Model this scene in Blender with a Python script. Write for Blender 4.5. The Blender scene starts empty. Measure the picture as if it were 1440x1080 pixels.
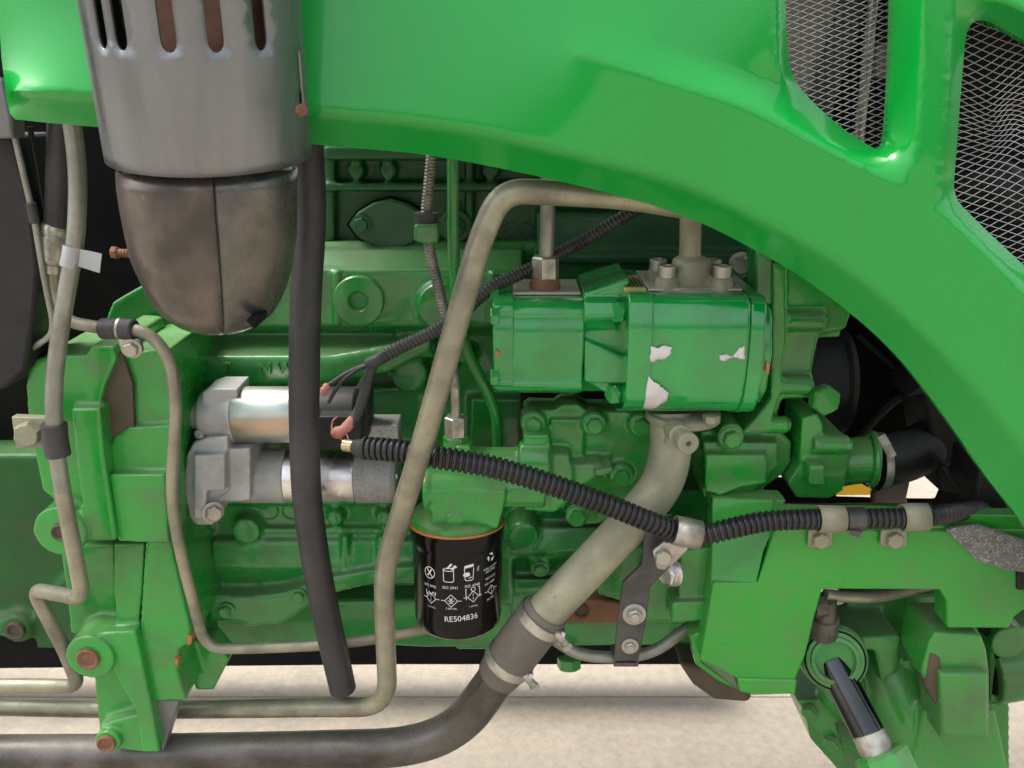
import bpy, bmesh, math, random
import numpy as np
from mathutils import Vector, Matrix, Quaternion
from mathutils.geometry import delaunay_2d_cdt

random.seed(7)
R = math.radians
scene = bpy.context.scene
COL = scene.collection

# ------------------------------------------------------------------ camera, sky, sun, exposure
PITCH, DIST, ZC, FPX = R(18), 0.95, 0.85, 1247.0
FWD = Vector((0, math.cos(PITCH), -math.sin(PITCH)))
UP = Vector((0, math.sin(PITCH), math.cos(PITCH)))
RIGHT = Vector((1, 0, 0))
CAM = Vector((0, 0, ZC)) - DIST * FWD
cd = bpy.data.cameras.new('camera')
cam = bpy.data.objects.new('camera', cd)
COL.objects.link(cam)
cam.location = CAM
cam.rotation_euler = (R(90) - PITCH, 0, 0)
cd.sensor_width = 36
cd.lens = FPX / 1440 * 36
cd.clip_start = 0.01
cd.clip_end = 500
scene.camera = cam

SUN_EL, SUN_AZ = R(66), R(285)          # azimuth measured clockwise from +Y: the sun stands almost overhead, veiled by cloud
w = bpy.data.worlds.new('World')
scene.world = w
w.use_nodes = True
nt = w.node_tree
sky = nt.nodes.new('ShaderNodeTexSky')
sky.sky_type = 'NISHITA'
sky.sun_disc = False
sky.sun_elevation = SUN_EL
sky.sun_rotation = SUN_AZ
sky.altitude = 0
sky.air_density = 1.0
sky.dust_density = 6.0
sky.ozone_density = 1.0
bg = nt.nodes['Background']
bg.inputs['Strength'].default_value = 0.15
hz = nt.nodes.new('ShaderNodeHueSaturation')      # thin overcast: the sky is nearly white
hz.inputs['Saturation'].default_value = 0.3
hz.inputs['Value'].default_value = 1.25
nt.links.new(sky.outputs[0], hz.inputs['Color'])
nt.links.new(hz.outputs[0], bg.inputs['Color'])
sd = bpy.data.lights.new('sun', 'SUN')
sd.energy = 1.5
sd.angle = R(35)
sd.color = (1.0, 0.96, 0.9)
sun = bpy.data.objects.new('sun', sd)
COL.objects.link(sun)
sdir = Vector((math.sin(SUN_AZ) * math.cos(SUN_EL), math.cos(SUN_AZ) * math.cos(SUN_EL), math.sin(SUN_EL)))
sun.rotation_euler = sdir.to_track_quat('Z', 'Y').to_euler()
scene.view_settings.view_transform = 'Standard'
scene.view_settings.look = 'None'
scene.view_settings.exposure = 1.15
scene.view_settings.gamma = 1

# ------------------------------------------------------------------ measuring: a photo point at a known distance -> place
def P(px, py, Y):
    d = FWD + RIGHT * ((px - 720) / FPX) - UP * ((py - 540) / FPX)
    return CAM + d * ((Y - CAM.y) / d.y)

def mpp(px, py, Y):
    d = FWD - UP * ((py - 540) / FPX)
    return (Y - CAM.y) / d.y / FPX

# ------------------------------------------------------------------ materials
def mat(name, base, base2=None, rough=0.5, metal=0.0, scale=8.0, lo=0.35, hi=0.65, bump=0.15, bscale=250.0, dust=0.0,
        dustcol=(0.30, 0.27, 0.2), coat=0.0, spots=None, spot_scale=60.0, spot_at=0.66, stretch=None, rvar=0.12, spec=0.5, dn=0.25, bdist=0.0008, grime=0.0, grimecol=(0.06, 0.06, 0.035), gscale=11.0):
    m = bpy.data.materials.new(name)
    m.use_nodes = True
    n, l = m.node_tree.nodes, m.node_tree.links
    b = n['Principled BSDF']
    tc = n.new('ShaderNodeTexCoord')
    src = tc.outputs['Object']
    if stretch:
        mp = n.new('ShaderNodeMapping')
        mp.inputs['Scale'].default_value = stretch
        l.new(src, mp.inputs[0])
        src = mp.outputs[0]
    def noise(s, det=6, rgh=0.6, v=src):
        t = n.new('ShaderNodeTexNoise')
        t.inputs['Scale'].default_value = s
        t.inputs['Detail'].default_value = det
        t.inputs['Roughness'].default_value = rgh
        l.new(v, t.inputs['Vector'])
        return t.outputs['Fac']
    def rng(v, a, c, d=0.0, e=1.0):
        r = n.new('ShaderNodeMapRange')
        l.new(v, r.inputs[0])
        for i, x in enumerate((a, c, d, e)):
            r.inputs[i + 1].default_value = x
        return r.outputs[0]
    def mix(f, a, c):
        x = n.new('ShaderNodeMix')
        x.data_type = 'RGBA'
        if isinstance(f, float): x.inputs[0].default_value = f
        else: l.new(f, x.inputs[0])
        for i, v in ((6, a), (7, c)):
            if isinstance(v, tuple): x.inputs[i].default_value = (*v, 1)
            else: l.new(v, x.inputs[i])
        return x.outputs[2]
    def mul(a, c):
        x = n.new('ShaderNodeMath')
        x.operation = 'MULTIPLY'
        l.new(a, x.inputs[0])
        if isinstance(c, float): x.inputs[1].default_value = c
        else: l.new(c, x.inputs[1])
        return x.outputs[0]
    n1 = noise(scale)
    c = mix(rng(n1, lo, hi), base, base2 or tuple(v * 0.8 for v in base))
    ro = rng(noise(scale * 3.1), 0.3, 0.7, max(0.02, rough - rvar), min(1, rough + rvar))
    if spots:
        f = rng(noise(spot_scale, 4, 0.7, tc.outputs['Object']), spot_at, spot_at + 0.06)
        c = mix(f, c, spots)
    if grime > 0:
        f = mul(rng(noise(gscale, 9, 0.72), 0.47, 0.68), float(grime))
        c = mix(f, c, grimecol)
        x = n.new('ShaderNodeMath'); x.operation = 'MULTIPLY_ADD'; x.use_clamp = True
        l.new(f, x.inputs[0]); x.inputs[1].default_value = 0.45; l.new(ro, x.inputs[2])
        ro = x.outputs[0]
    if dust > 0:
        g = n.new('ShaderNodeNewGeometry')
        sx = n.new('ShaderNodeSeparateXYZ')
        l.new(g.outputs['Normal'], sx.inputs[0])
        up = rng(sx.outputs['Z'], dn, 0.95, 0.0, 1.0)
        grain = rng(noise(420, 3, 0.7, tc.outputs['Object']), 0.35, 0.6, 0.35, 1.0)
        f1 = mul(mul(up, grain), rng(noise(14, 4), 0.3, 0.6, 0.45, 1.0))
        thin = mul(rng(noise(22, 8, 0.7), 0.45, 0.75), 0.35)
        add = n.new('ShaderNodeMath'); add.operation = 'MAXIMUM'
        l.new(f1, add.inputs[0]); l.new(thin, add.inputs[1])
        f = mul(add.outputs[0], float(dust))
        c = mix(f, c, dustcol)
        rm = n.new('ShaderNodeMix')
        l.new(f, rm.inputs[0]); l.new(ro, rm.inputs[2]); rm.inputs[3].default_value = 0.9
        ro = rm.outputs[0]
    l.new(c, b.inputs['Base Color'])
    l.new(ro, b.inputs['Roughness'])
    b.inputs['Metallic'].default_value = metal
    b.inputs['Specular IOR Level'].default_value = spec
    b.inputs['Coat Weight'].default_value = coat
    b.inputs['Coat Roughness'].default_value = 0.06
    if bump > 0:
        bp = n.new('ShaderNodeBump')
        bp.inputs['Strength'].default_value = bump
        bp.inputs['Distance'].default_value = bdist
        l.new(noise(bscale, 5, 0.65, tc.outputs['Object']), bp.inputs['Height'])
        l.new(bp.outputs[0], b.inputs['Normal'])
    return m

GREEN = (0.022, 0.25, 0.045)
M = {}
M['hood'] = mat('hood_paint', spots=(0.10, 0.36, 0.12), spot_scale=170, spot_at=0.76, base=(0.001, 0.30, 0.034), base2=(0.001, 0.28, 0.032), rough=0.25, coat=0.7, scale=2.5, bump=0.03, bscale=500, rvar=0.05, bdist=0.0003, spec=0.3)
M['block'] = mat('engine_paint', (0.015, 0.28, 0.04), (0.015, 0.215, 0.036), rough=0.24, spots=(0.03, 0.07, 0.025), spot_scale=26, spot_at=0.66, scale=9, bump=0.22, bscale=160, dust=0.75, dustcol=(0.17, 0.19, 0.11), grime=0.5, spec=0.55, coat=0.45)
M['cast'] = mat('casting_paint', (0.016, 0.31, 0.034), (0.014, 0.24, 0.03), rough=0.24, spots=(0.05, 0.12, 0.035), spot_scale=34, spot_at=0.68, scale=11, bump=0.22, bscale=140, dust=0.7, dustcol=(0.22, 0.25, 0.14), grime=0.4, spec=0.5, coat=0.45)
M['frame'] = mat('frame_paint', (0.022, 0.32, 0.028), (0.019, 0.27, 0.026), rough=0.32, scale=6, bump=0.22, bscale=120, dust=0.6, dustcol=(0.24, 0.26, 0.15), grime=0.25, grimecol=(0.05, 0.10, 0.03), spec=0.35, coat=0.45)
M['axle'] = mat('axle_paint', (0.024, 0.27, 0.032), (0.034, 0.2, 0.036), rough=0.32, scale=7, bump=0.22, bscale=110, dust=0.65, dustcol=(0.2, 0.2, 0.13), grime=0.5, spec=0.5, coat=0.45)
M['pump'] = mat('pump_paint', (0.001, 0.32, 0.055), (0.001, 0.24, 0.04), rough=0.16, scale=14, bump=0.3, bscale=120, dust=0.25, dustcol=(0.24, 0.25, 0.16), coat=0.9, dn=0.6, grime=0.25, grimecol=(0.004, 0.08, 0.02))
M['tube'] = mat('zinc_tube', (0.32, 0.305, 0.215), (0.21, 0.20, 0.15), rough=0.34, metal=0.45, scale=16, bump=0.15, bscale=300, spots=(0.16, 0.14, 0.11), spot_at=0.72, dust=0.35, dustcol=(0.4, 0.37, 0.28), grime=0.55, grimecol=(0.11, 0.095, 0.065), gscale=18, lo=0.4, hi=0.6)
M['tube_grey'] = mat('grey_tube', (0.33, 0.335, 0.29), (0.22, 0.225, 0.19), rough=0.33, metal=0.5, scale=16, bump=0.12, bscale=300, spots=(0.18, 0.17, 0.14), spot_at=0.74, grime=0.45, grimecol=(0.13, 0.12, 0.09), gscale=18)
M['tube_dark'] = mat('weathered_pipe', (0.05, 0.043, 0.035), (0.105, 0.096, 0.082), rough=0.32, metal=0.35, scale=12, bump=0.4, bscale=160, dust=0.45, dustcol=(0.33, 0.31, 0.27), spots=(0.09, 0.06, 0.04), spot_scale=40, lo=0.42, hi=0.6)
M['beige'] = mat('dusty_beige_paint', (0.34, 0.33, 0.225), (0.235, 0.235, 0.165), rough=0.42, metal=0.15, scale=13, bump=0.3, bscale=240, dust=0.7, dustcol=(0.40, 0.36, 0.27), spots=(0.20, 0.18, 0.14), spot_at=0.68, grime=0.5, grimecol=(0.15, 0.14, 0.10), gscale=15, lo=0.42, hi=0.58)
M['zinc'] = mat('plated_steel', (0.52, 0.50, 0.44), (0.34, 0.33, 0.28), rough=0.38, metal=0.75, scale=40, bump=0.2, bscale=400, spots=(0.25, 0.18, 0.1), spot_scale=120, spot_at=0.7, grime=0.5, grimecol=(0.16, 0.14, 0.10), gscale=40)
M['bright'] = mat('bright_steel', (0.80, 0.78, 0.77), (0.68, 0.65, 0.64), rough=0.33, metal=1.0, scale=30, bump=0.05)
M['irid'] = mat('iridescent_plating', (0.42, 0.50, 0.47), (0.52, 0.40, 0.31), rough=0.4, metal=0.9, scale=16, bump=0.05, stretch=(0.15, 0.6, 2.2), lo=0.42, hi=0.58)
M['alu'] = mat('cast_aluminium', (0.50, 0.50, 0.50), (0.40, 0.40, 0.39), rough=0.5, metal=0.35, scale=14, bump=0.5, bscale=420, spots=(0.28, 0.28, 0.27), spot_scale=300, spot_at=0.62, dust=0.4, dustcol=(0.2, 0.2, 0.17), grime=0.25, grimecol=(0.2, 0.2, 0.18))
M['alu_rough'] = mat('rough_grey_casting', (0.42, 0.41, 0.40), (0.3, 0.3, 0.29), rough=0.6, metal=0.3, scale=16, bump=0.9, bscale=500, spots=(0.16, 0.16, 0.16), spot_scale=420, spot_at=0.56)
M['shield'] = mat('heat_shield_steel', (0.23, 0.24, 0.245), (0.15, 0.155, 0.16), rough=0.36, metal=0.75, scale=6, bump=0.12, bscale=130, stretch=(3, 3, 0.5), spots=(0.2, 0.18, 0.13), spot_scale=16, spot_at=0.63, grime=0.22, grimecol=(0.10, 0.095, 0.085), gscale=9, lo=0.3, hi=0.7)
M['shield_brown'] = mat('heat_tinted_brown_steel', (0.15, 0.125, 0.108), (0.075, 0.068, 0.062), rough=0.28, metal=0.6, scale=13, lo=.4, hi=.6, bump=0.25, bscale=120, spots=(0.28, 0.25, 0.2), spot_scale=70, spot_at=0.7, grime=0.5, grimecol=(0.05, 0.04, 0.034), gscale=14)
M['shield_grey'] = mat('heat_tinted_grey_steel', (0.085, 0.095, 0.10), (0.17, 0.155, 0.125), rough=0.26, metal=0.65, scale=12, lo=.4, hi=.6, bump=0.25, bscale=120, spots=(0.09, 0.1, 0.11), spot_scale=45, spot_at=0.66, grime=0.5, grimecol=(0.04, 0.04, 0.042), gscale=14)
M['rust'] = mat('rusty_iron', (0.25, 0.11, 0.055), (0.16, 0.08, 0.05), rough=0.8, scale=30, bump=0.8, bscale=300)
M['inner_pipe'] = mat('rusty_pipe', (0.36, 0.19, 0.12), (0.13, 0.09, 0.078), rough=0.75, scale=8, lo=.42, hi=.58, bump=0.4)
M['rubber'] = mat('black_rubber', (0.022, 0.0215, 0.023), (0.035, 0.034, 0.035), rough=0.5, scale=12, bump=0.15, bscale=500, dust=0.35, dustcol=(0.14, 0.13, 0.12), spots=(0.10, 0.09, 0.08), spot_scale=130, spot_at=0.75, grime=0.25, grimecol=(0.09, 0.085, 0.08), gscale=12)
M['conduit'] = mat('black_nylon', (0.010, 0.010, 0.011), (0.018, 0.018, 0.019), rough=0.33, scale=10, bump=0.08, dust=0.2, dustcol=(0.11, 0.105, 0.10), dn=0.5)
M['conduit_dusty'] = mat('dusty_black_nylon', (0.014, 0.014, 0.013), (0.035, 0.034, 0.028), rough=0.45, scale=20, bump=0.1, dust=0.6, dustcol=(0.15, 0.15, 0.11), dn=.4)
M['braid'] = mat('woven_steel', (0.32, 0.30, 0.25), (0.16, 0.15, 0.13), rough=0.45, metal=0.6, scale=60, bump=0.3)
M['filter'] = mat('black_gloss_enamel', (0.004, 0.004, 0.0045), (0.006, 0.0055, 0.0055), rough=0.16, coat=0.0, spec=0.22, scale=5, bump=0.02, rvar=0.05)
M['ink'] = mat('white_print', (0.75, 0.75, 0.75), rough=0.5, bump=0)
M['gasket'] = mat('orange_seal', (0.45, 0.17, 0.04), (0.34, 0.14, 0.04), rough=0.6, scale=30, bump=0.1)
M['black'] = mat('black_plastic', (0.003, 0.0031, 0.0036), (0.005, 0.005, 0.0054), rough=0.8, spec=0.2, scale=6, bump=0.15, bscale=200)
M['blackdust'] = mat('dusty_black_plastic', (0.005, 0.005, 0.006), (0.009, 0.009, 0.0092), rough=0.6, spec=0.5, scale=8, bump=0.2, dust=0.15, dustcol=(0.12, 0.11, 0.1))
M['greyplate'] = mat('grey_plate', (0.19, 0.19, 0.185), (0.14, 0.14, 0.14), rough=0.45, metal=0.3, scale=8, bump=0.2)
M['paleplate'] = mat('masked_bare_steel', (0.50, 0.46, 0.40), (0.40, 0.36, 0.31), rough=0.5, metal=0.2, scale=25, bump=0.2, bscale=400)
M['chip'] = mat('chipped_primer', (0.70, 0.68, 0.67), (0.52, 0.49, 0.5), rough=0.45, scale=40, bump=0.2)
M['copper'] = mat('faded_red_boot', (0.45, 0.14, 0.10), (0.52, 0.25, 0.20), rough=0.6, scale=90, bump=0.6, bscale=300)
M['brown'] = mat('oily_brown_iron', (0.10, 0.07, 0.045), (0.07, 0.055, 0.035), rough=0.6, scale=14, bump=0.5)
M['tape'] = mat('silver_tape', (0.42, 0.44, 0.46), (0.35, 0.365, 0.38), rough=0.35, metal=0.2, scale=20, bump=0.3, bscale=120)
M['strap'] = mat('worn_black_steel', (0.04, 0.04, 0.042), (0.075, 0.072, 0.07), rough=0.42, metal=0.3, scale=15, bump=0.35, spots=(0.3, 0.28, 0.22), spot_scale=60, spot_at=0.7, grime=0.4, grimecol=(0.14, 0.13, 0.11), gscale=30)
M['brass'] = mat('brass_sleeve', (0.62, 0.48, 0.26), (0.5, 0.4, 0.25), rough=0.35, metal=0.8, scale=40, bump=0.1)
M['yellow'] = mat('yellow_paint', (0.75, 0.45, 0.01), (0.7, 0.4, 0.01), rough=0.35, scale=6, bump=0.02)
M['labelyellow'] = mat('yellow_label', (0.5, 0.42, 0.08), (0.36, 0.33, 0.16), rough=0.5, scale=60, bump=0.05)
M['inkdark'] = mat('dark_print', (0.05, 0.045, 0.03), rough=0.6, bump=0)
M['wire'] = mat('galvanised_wire', (0.52, 0.5, 0.485), (0.4, 0.385, 0.375), rough=0.4, metal=0.5, scale=30, bump=0)
M['taupe'] = mat('dusty_taupe_panel', (0.46, 0.40, 0.37), (0.36, 0.31, 0.285), rough=0.7, scale=5, bump=0.2)
M['chrome'] = mat('chrome_rod', (0.085, 0.09, 0.095), (0.06, 0.065, 0.07), rough=0.09, metal=1.0, scale=8, bump=0.0, rvar=0.03)
M['concrete'] = mat('concrete', (0.285, 0.245, 0.192), (0.235, 0.202, 0.158), rough=0.85, scale=60, bump=0.6, bscale=120, spots=(0.19, 0.163, 0.13), spot_scale=7, spot_at=0.68, bdist=0.002, grime=0.35, grimecol=(0.135, 0.118, 0.096), gscale=5)
M['head'] = mat('grimy_shaded_engine_paint', (0.012, 0.115, 0.032), (0.013, 0.08, 0.028), rough=0.4, scale=9, bump=0.35, bscale=160, dust=0.5, dustcol=(0.10, 0.11, 0.07))  # real grime, with the hood's shade also put into the darker green
M['grit'] = mat('grit_covered_metal', (0.2, 0.2, 0.19), (0.11, 0.11, 0.105), rough=0.8, scale=120, bump=0.9, bscale=350, spots=(0.42, 0.41, 0.38), spot_scale=380, spot_at=0.55)
M['housing'] = mat('shaded_casting_paint', (0.012, 0.125, 0.022), (0.012, 0.09, 0.02), rough=0.4, scale=6, bump=0.35, bscale=140, dust=0.4, dustcol=(0.16, 0.18, 0.1), spots=(0.03, 0.06, 0.02), spot_scale=22, grime=0.4, spec=0.35)  # shade from cab and steps is mixed into this darker green
M['joint'] = mat('joint_filler', (0.14, 0.12, 0.10), rough=0.9, bump=0.3)
M['wall'] = mat('white_render', (0.75, 0.73, 0.68), rough=0.8, scale=2, bump=0.1)
M['tyre'] = mat('tyre_rubber', (0.018, 0.018, 0.018), (0.03, 0.029, 0.028), rough=0.75, bump=0.2)

# ------------------------------------------------------------------ mesh builder
def catmull(pts, n=8):
    pts = [Vector(p) for p in pts]
    if len(pts) < 3:
        return pts
    q = [2 * pts[0] - pts[1]] + pts + [2 * pts[-1] - pts[-2]]
    out = []
    for i in range(1, len(q) - 2):
        p0, p1, p2, p3 = q[i - 1:i + 3]
        for k in range(n):
            t = k / n
            out.append(0.5 * ((2 * p1) + (p2 - p0) * t + (2 * p0 - 5 * p1 + 4 * p2 - p3) * t * t + (3 * p1 - p0 - 3 * p2 + p3) * t ** 3))
    out.append(pts[-1])
    return out

def fillet(pts, rad, n=7):
    pts = [Vector(p) for p in pts]
    out = [pts[0]]
    for a, b, c in zip(pts, pts[1:], pts[2:]):
        d = min(rad, (a - b).length * 0.48, (c - b).length * 0.48)
        s, e = b + (a - b).normalized() * d, b + (c - b).normalized() * d
        for k in range(n + 1):
            t = k / n
            out.append(s * (1 - t) ** 2 + b * 2 * t * (1 - t) + e * t * t)
    out.append(pts[-1])
    return out

def resample(pts, step):
    L = [0.0]
    for a, b in zip(pts, pts[1:]):
        L.append(L[-1] + (b - a).length)
    n = max(2, int(L[-1] / step))
    out, j = [], 0
    for k in range(n + 1):
        s = L[-1] * k / n
        while j < len(L) - 2 and L[j + 1] < s:
            j += 1
        t = 0 if L[j + 1] == L[j] else (s - L[j]) / (L[j + 1] - L[j])
        out.append(pts[j].lerp(pts[j + 1], t))
    return out

def pix(path):
    return [P(*p) for p in path]

class MB:
    def __init__(self):
        self.bm = bmesh.new()
    def face(self, vs):
        try:
            return self.bm.faces.new(vs)
        except ValueError:
            return None
    def prism3(self, front, back):
        bm = self.bm
        f = [bm.verts.new(v) for v in front]
        b = [bm.verts.new(v) for v in back]
        n = len(f)
        self.face(f)
        self.face(b[::-1])
        for i in range(n):
            j = (i + 1) % n
            self.face((f[j], f[i], b[i], b[j]))
        return self
    def prism(self, out, Yf, Yb, inset=0.0):
        """outline measured in the photo at distance Yf, extruded straight back to Yb; inset (m) chamfers the front rim"""
        pts = [P(x, y, Yf) for x, y in out]
        return self.prism3(pts, [Vector((p.x, Yb, p.z)) for p in pts])
    def box(self, x0, y0, x1, y1, Yf, Yb):
        return self.prism([(x0, y0), (x0, y1), (x1, y1), (x1, y0)], Yf, Yb)
    def xprism(self, prof, x0, x1, py, Y):
        a, b = P(x0, py, Y).x, P(x1, py, Y).x
        pts = [P(720, *p) if len(p) == 2 else Vector((0, p[2], P(720, p[0], p[1]).z)) for p in prof]   # (row, distance) or (row, its distance, level to there)
        return self.prism3([Vector((a, p.y, p.z)) for p in pts], [Vector((b, p.y, p.z)) for p in pts])
    def rings(self, rings, cap0=True, cap1=True, close=False):
        bm = self.bm
        vs = [[bm.verts.new(p) for p in r] for r in rings]
        n = len(vs[0])
        for a, b in zip(vs, vs[1:]):
            for i in range(n):
                j = (i + 1) % n
                self.face((a[i], a[j], b[j], b[i]))
        if cap0: self.face(vs[0][::-1])
        if cap1: self.face(vs[-1])
        return self
    def tube(self, path, r, seg=16, cap0=True, cap1=True, hollow=0.0, flat=1.0):
        path = [Vector(p) for p in path]
        n = len(path)
        rad = r if isinstance(r, (list, tuple)) else [r] * n
        tang = []
        for i in range(n):
            t = path[min(i + 1, n - 1)] - path[max(i - 1, 0)]
            tang.append(t.normalized())
        u = tang[0].cross(Vector((0.123, 0.9, 0.3)))
        u.normalize()
        rings = []
        for i in range(n):
            u = (u - tang[i] * u.dot(tang[i])).normalized()
            v = tang[i].cross(u)
            rings.append([path[i] + (u * math.cos(2 * math.pi * k / seg) + v * math.sin(2 * math.pi * k / seg) * flat) * rad[i] for k in range(seg)])
        if hollow:
            t, c = tang[-1], path[-1]
            last = rings[-1]
            rings.append([c + (p - c) * hollow for p in last])
            rings.append([c + (p - c) * hollow - t * rad[-1] * 2 for p in last])
        return self.rings(rings, cap0, cap1)
    def lathe(self, o, axis, prof, seg=32, cap=True):
        o, axis = Vector(o), Vector(axis).normalized()
        u = axis.orthogonal().normalized()
        v = axis.cross(u)
        rings = [[o + axis * t + (u * math.cos(2 * math.pi * k / seg) + v * math.sin(2 * math.pi * k / seg)) * max(r, 1e-5) for k in range(seg)] for t, r in prof]
        return self.rings(rings, cap, cap)
    def cyl(self, a, b, r, seg=24, ch=0.0):
        a, b = Vector(a), Vector(b)
        L = (b - a).length
        pr = [(0, r - ch), (ch, r), (L - ch, r), (L, r - ch)] if ch else [(0, r), (L, r)]
        return self.lathe(a, b - a, pr, seg)
    def disc(self, px, py, Yf, Yb, rpx, seg=28, ch=0.0):
        c = P(px, py, Yf)
        return self.cyl(c, Vector((c.x, Yb, c.z)), rpx * mpp(px, py, Yf), seg, ch)
    def hexprism(self, a, b, r, rot=0.0, ch=0.12):
        a, b = Vector(a), Vector(b)
        ax = (b - a).normalized()
        u = Vector((1, 0, 0)) if abs(ax.x) < 0.8 else Vector((0, 1, 0))
        u = (u - ax * u.dot(ax)).normalized()
        v = ax.cross(u)
        L = (b - a).length
        rg = []
        for t, s in ((0, 1 - ch), (ch * r, 1), (L - ch * r, 1), (L, 1 - ch)):
            rg.append([a + ax * t + (u * math.cos(rot + k * math.pi / 3) + v * math.sin(rot + k * math.pi / 3)) * r * s for k in range(6)])
        return self.rings(rg)
    def torus(self, c, axis, R0, r, seg=32, s2=10):
        c, axis = Vector(c), Vector(axis).normalized()
        u = axis.orthogonal().normalized()
        v = axis.cross(u)
        rg = []
        for k in range(seg + 1):
            a = 2 * math.pi * k / seg
            d = u * math.cos(a) + v * math.sin(a)
            rg.append([c + d * (R0 + r * math.cos(2 * math.pi * j / s2)) + axis * r * math.sin(2 * math.pi * j / s2) for j in range(s2)])
        return self.rings(rg, False, False)

WORLD = {}
def finish(me, smooth=38):
    keep = [e.index for e in me.edges if e.use_edge_sharp]
    for p in me.polygons:
        p.use_smooth = True
    me.set_sharp_from_angle(angle=R(smooth))
    for i in keep:
        me.edges[i].use_edge_sharp = True

def place(o, parent, at):
    COL.objects.link(o)
    WORLD[o.name] = Vector(at)
    if parent is not None:
        o.parent = parent
        o.location = Vector(at) - WORLD[parent.name]
    else:
        o.location = Vector(at)

def obj(name, mb, m, parent=None, label=None, cat=None, kind=None, group=None, bevel=0, seg=2, smooth=38, voxel=0, iters=4, thick=0, normals=True):
    bm = mb.bm
    bmesh.ops.remove_doubles(bm, verts=bm.verts, dist=1e-6)
    if normals:
        bmesh.ops.recalc_face_normals(bm, faces=bm.faces)
    lo = Vector([min(v.co[i] for v in bm.verts) for i in range(3)])
    hi = Vector([max(v.co[i] for v in bm.verts) for i in range(3)])
    c = (lo + hi) / 2
    bmesh.ops.translate(bm, verts=bm.verts, vec=-c)
    me = bpy.data.meshes.new(name)
    bm.to_mesh(me)
    bm.free()
    me.materials.append(M[m])
    finish(me, smooth)
    o = bpy.data.objects.new(name, me)
    place(o, parent, c)
    if thick:
        s = o.modifiers.new('solid', 'SOLIDIFY'); s.thickness = thick; s.offset = 0
    if voxel:
        s = o.modifiers.new('remesh', 'REMESH'); s.mode = 'VOXEL'; s.voxel_size = voxel; s.use_smooth_shade = True
        s = o.modifiers.new('soft', 'SMOOTH'); s.factor = 0.5; s.iterations = iters
    if bevel:
        s = o.modifiers.new('bevel', 'BEVEL'); s.width = bevel; s.segments = seg; s.limit_method = 'ANGLE'; s.angle_limit = R(35)
        s.use_clamp_overlap = True; s.harden_normals = False
        for p in me.polygons: p.use_smooth = True
    tag(o, label, cat, kind, group)
    return o

def tag(o, label=None, cat=None, kind=None, group=None):
    if label: o['label'] = label
    if cat: o['category'] = cat
    if kind: o['kind'] = kind
    if group: o['group'] = group

# bolts: one mesh per look, copied
BOLT = {}
def bolt_mesh(style, m):
    k = (style, m)
    if k in BOLT: return BOLT[k]
    mb = MB()
    Z = Vector((0, 0, 1))
    if style == 'flange':
        mb.lathe((0, 0, -0.4), Z, [(0, 1.0), (0.4, 1.3), (0.52, 1.3), (0.62, 1.0)], 24)
        mb.hexprism((0, 0, 0.1), (0, 0, 0.85), 1.0)
        mb.lathe((0, 0, 0.8), Z, [(0, 0.8), (0.09, 0.76), (0.06, 0.6)], 20)
    elif style == 'hex':
        mb.hexprism((0, 0, -0.3), (0, 0, 0.62), 1.0)
        mb.lathe((0, 0, 0.5), Z, [(0, 0.85), (0.14, 0.82), (0.15, 0.2)], 20)
    elif style == 'washer':
        mb.lathe((0, 0, -0.3), Z, [(0, 1.5), (0.38, 1.5), (0.42, 1.45)], 28)
        mb.hexprism((0, 0, 0.05), (0, 0, 0.75), 1.0)
        mb.lathe((0, 0, 0.7), Z, [(0, 0.62), (0.35, 0.6), (0.42, 0.5)], 18)
    elif style == 'cap':
        mb.lathe((0, 0, -0.3), Z, [(0, 1), (1.32, 1), (1.42, 0.93), (1.42, 0.55), (0.95, 0.5)], 26)
    elif style == 'hollow':
        mb.lathe((0, 0, -0.3), Z, [(0, 1.0), (0.4, 1.0), (0.45, 0.92), (0.42, 0.72), (-0.6, 0.68)], 26)
    elif style == 'socket':
        mb.lathe((0, 0, -0.3), Z, [(0, 1.0), (0.55, 1.0), (0.62, 0.9), (0.55, 0.72), (0.34, 0.6), (0.34, 0.0)], 26)
    bm = mb.bm
    bmesh.ops.recalc_face_normals(bm, faces=bm.faces)
    me = bpy.data.meshes.new(style + '_bolt')
    bm.to_mesh(me); bm.free()
    me.materials.append(M[m])
    finish(me, 30)
    BOLT[k] = me
    return me

def bolt(px, py, Y, rpx, m, parent, style='flange', axis=(0, -1, 0), spin=0.3, name='hex_bolt', label=None):
    o = bpy.data.objects.new(name, bolt_mesh(style, m))
    place(o, parent, P(px, py, Y))
    q = Vector(axis).to_track_quat('Z', 'Y') @ Quaternion((0, 0, 1), spin)
    o.rotation_mode = 'QUATERNION'
    o.rotation_quaternion = q
    s = rpx * mpp(px, py, Y)
    o.scale = (s, s, s)
    if label: o['label'] = label
    return o

def inside(x, y, poly):
    c = False
    j = len(poly) - 1
    for i in range(len(poly)):
        xi, yi = poly[i][0], poly[i][1]
        xj, yj = poly[j][0], poly[j][1]
        if (yi > y) != (yj > y) and x < (xj - xi) * (y - yi) / (yj - yi) + xi:
            c = not c
        j = i
    return c

class Poly:
    def __init__(self, pts):
        a = np.array([(p[0], p[1]) for p in pts], float)
        self.x, self.y = a[:, 0], a[:, 1]
        self.xj, self.yj = np.roll(self.x, 1), np.roll(self.y, 1)
        self.d = np.where(self.yj == self.y, 1e-12, self.yj - self.y)
    def __call__(self, x, y):
        c = ((self.y > y) != (self.yj > y)) & (x < (self.xj - self.x) * (y - self.y) / self.d + self.x)
        return bool(c.sum() & 1)

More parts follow.
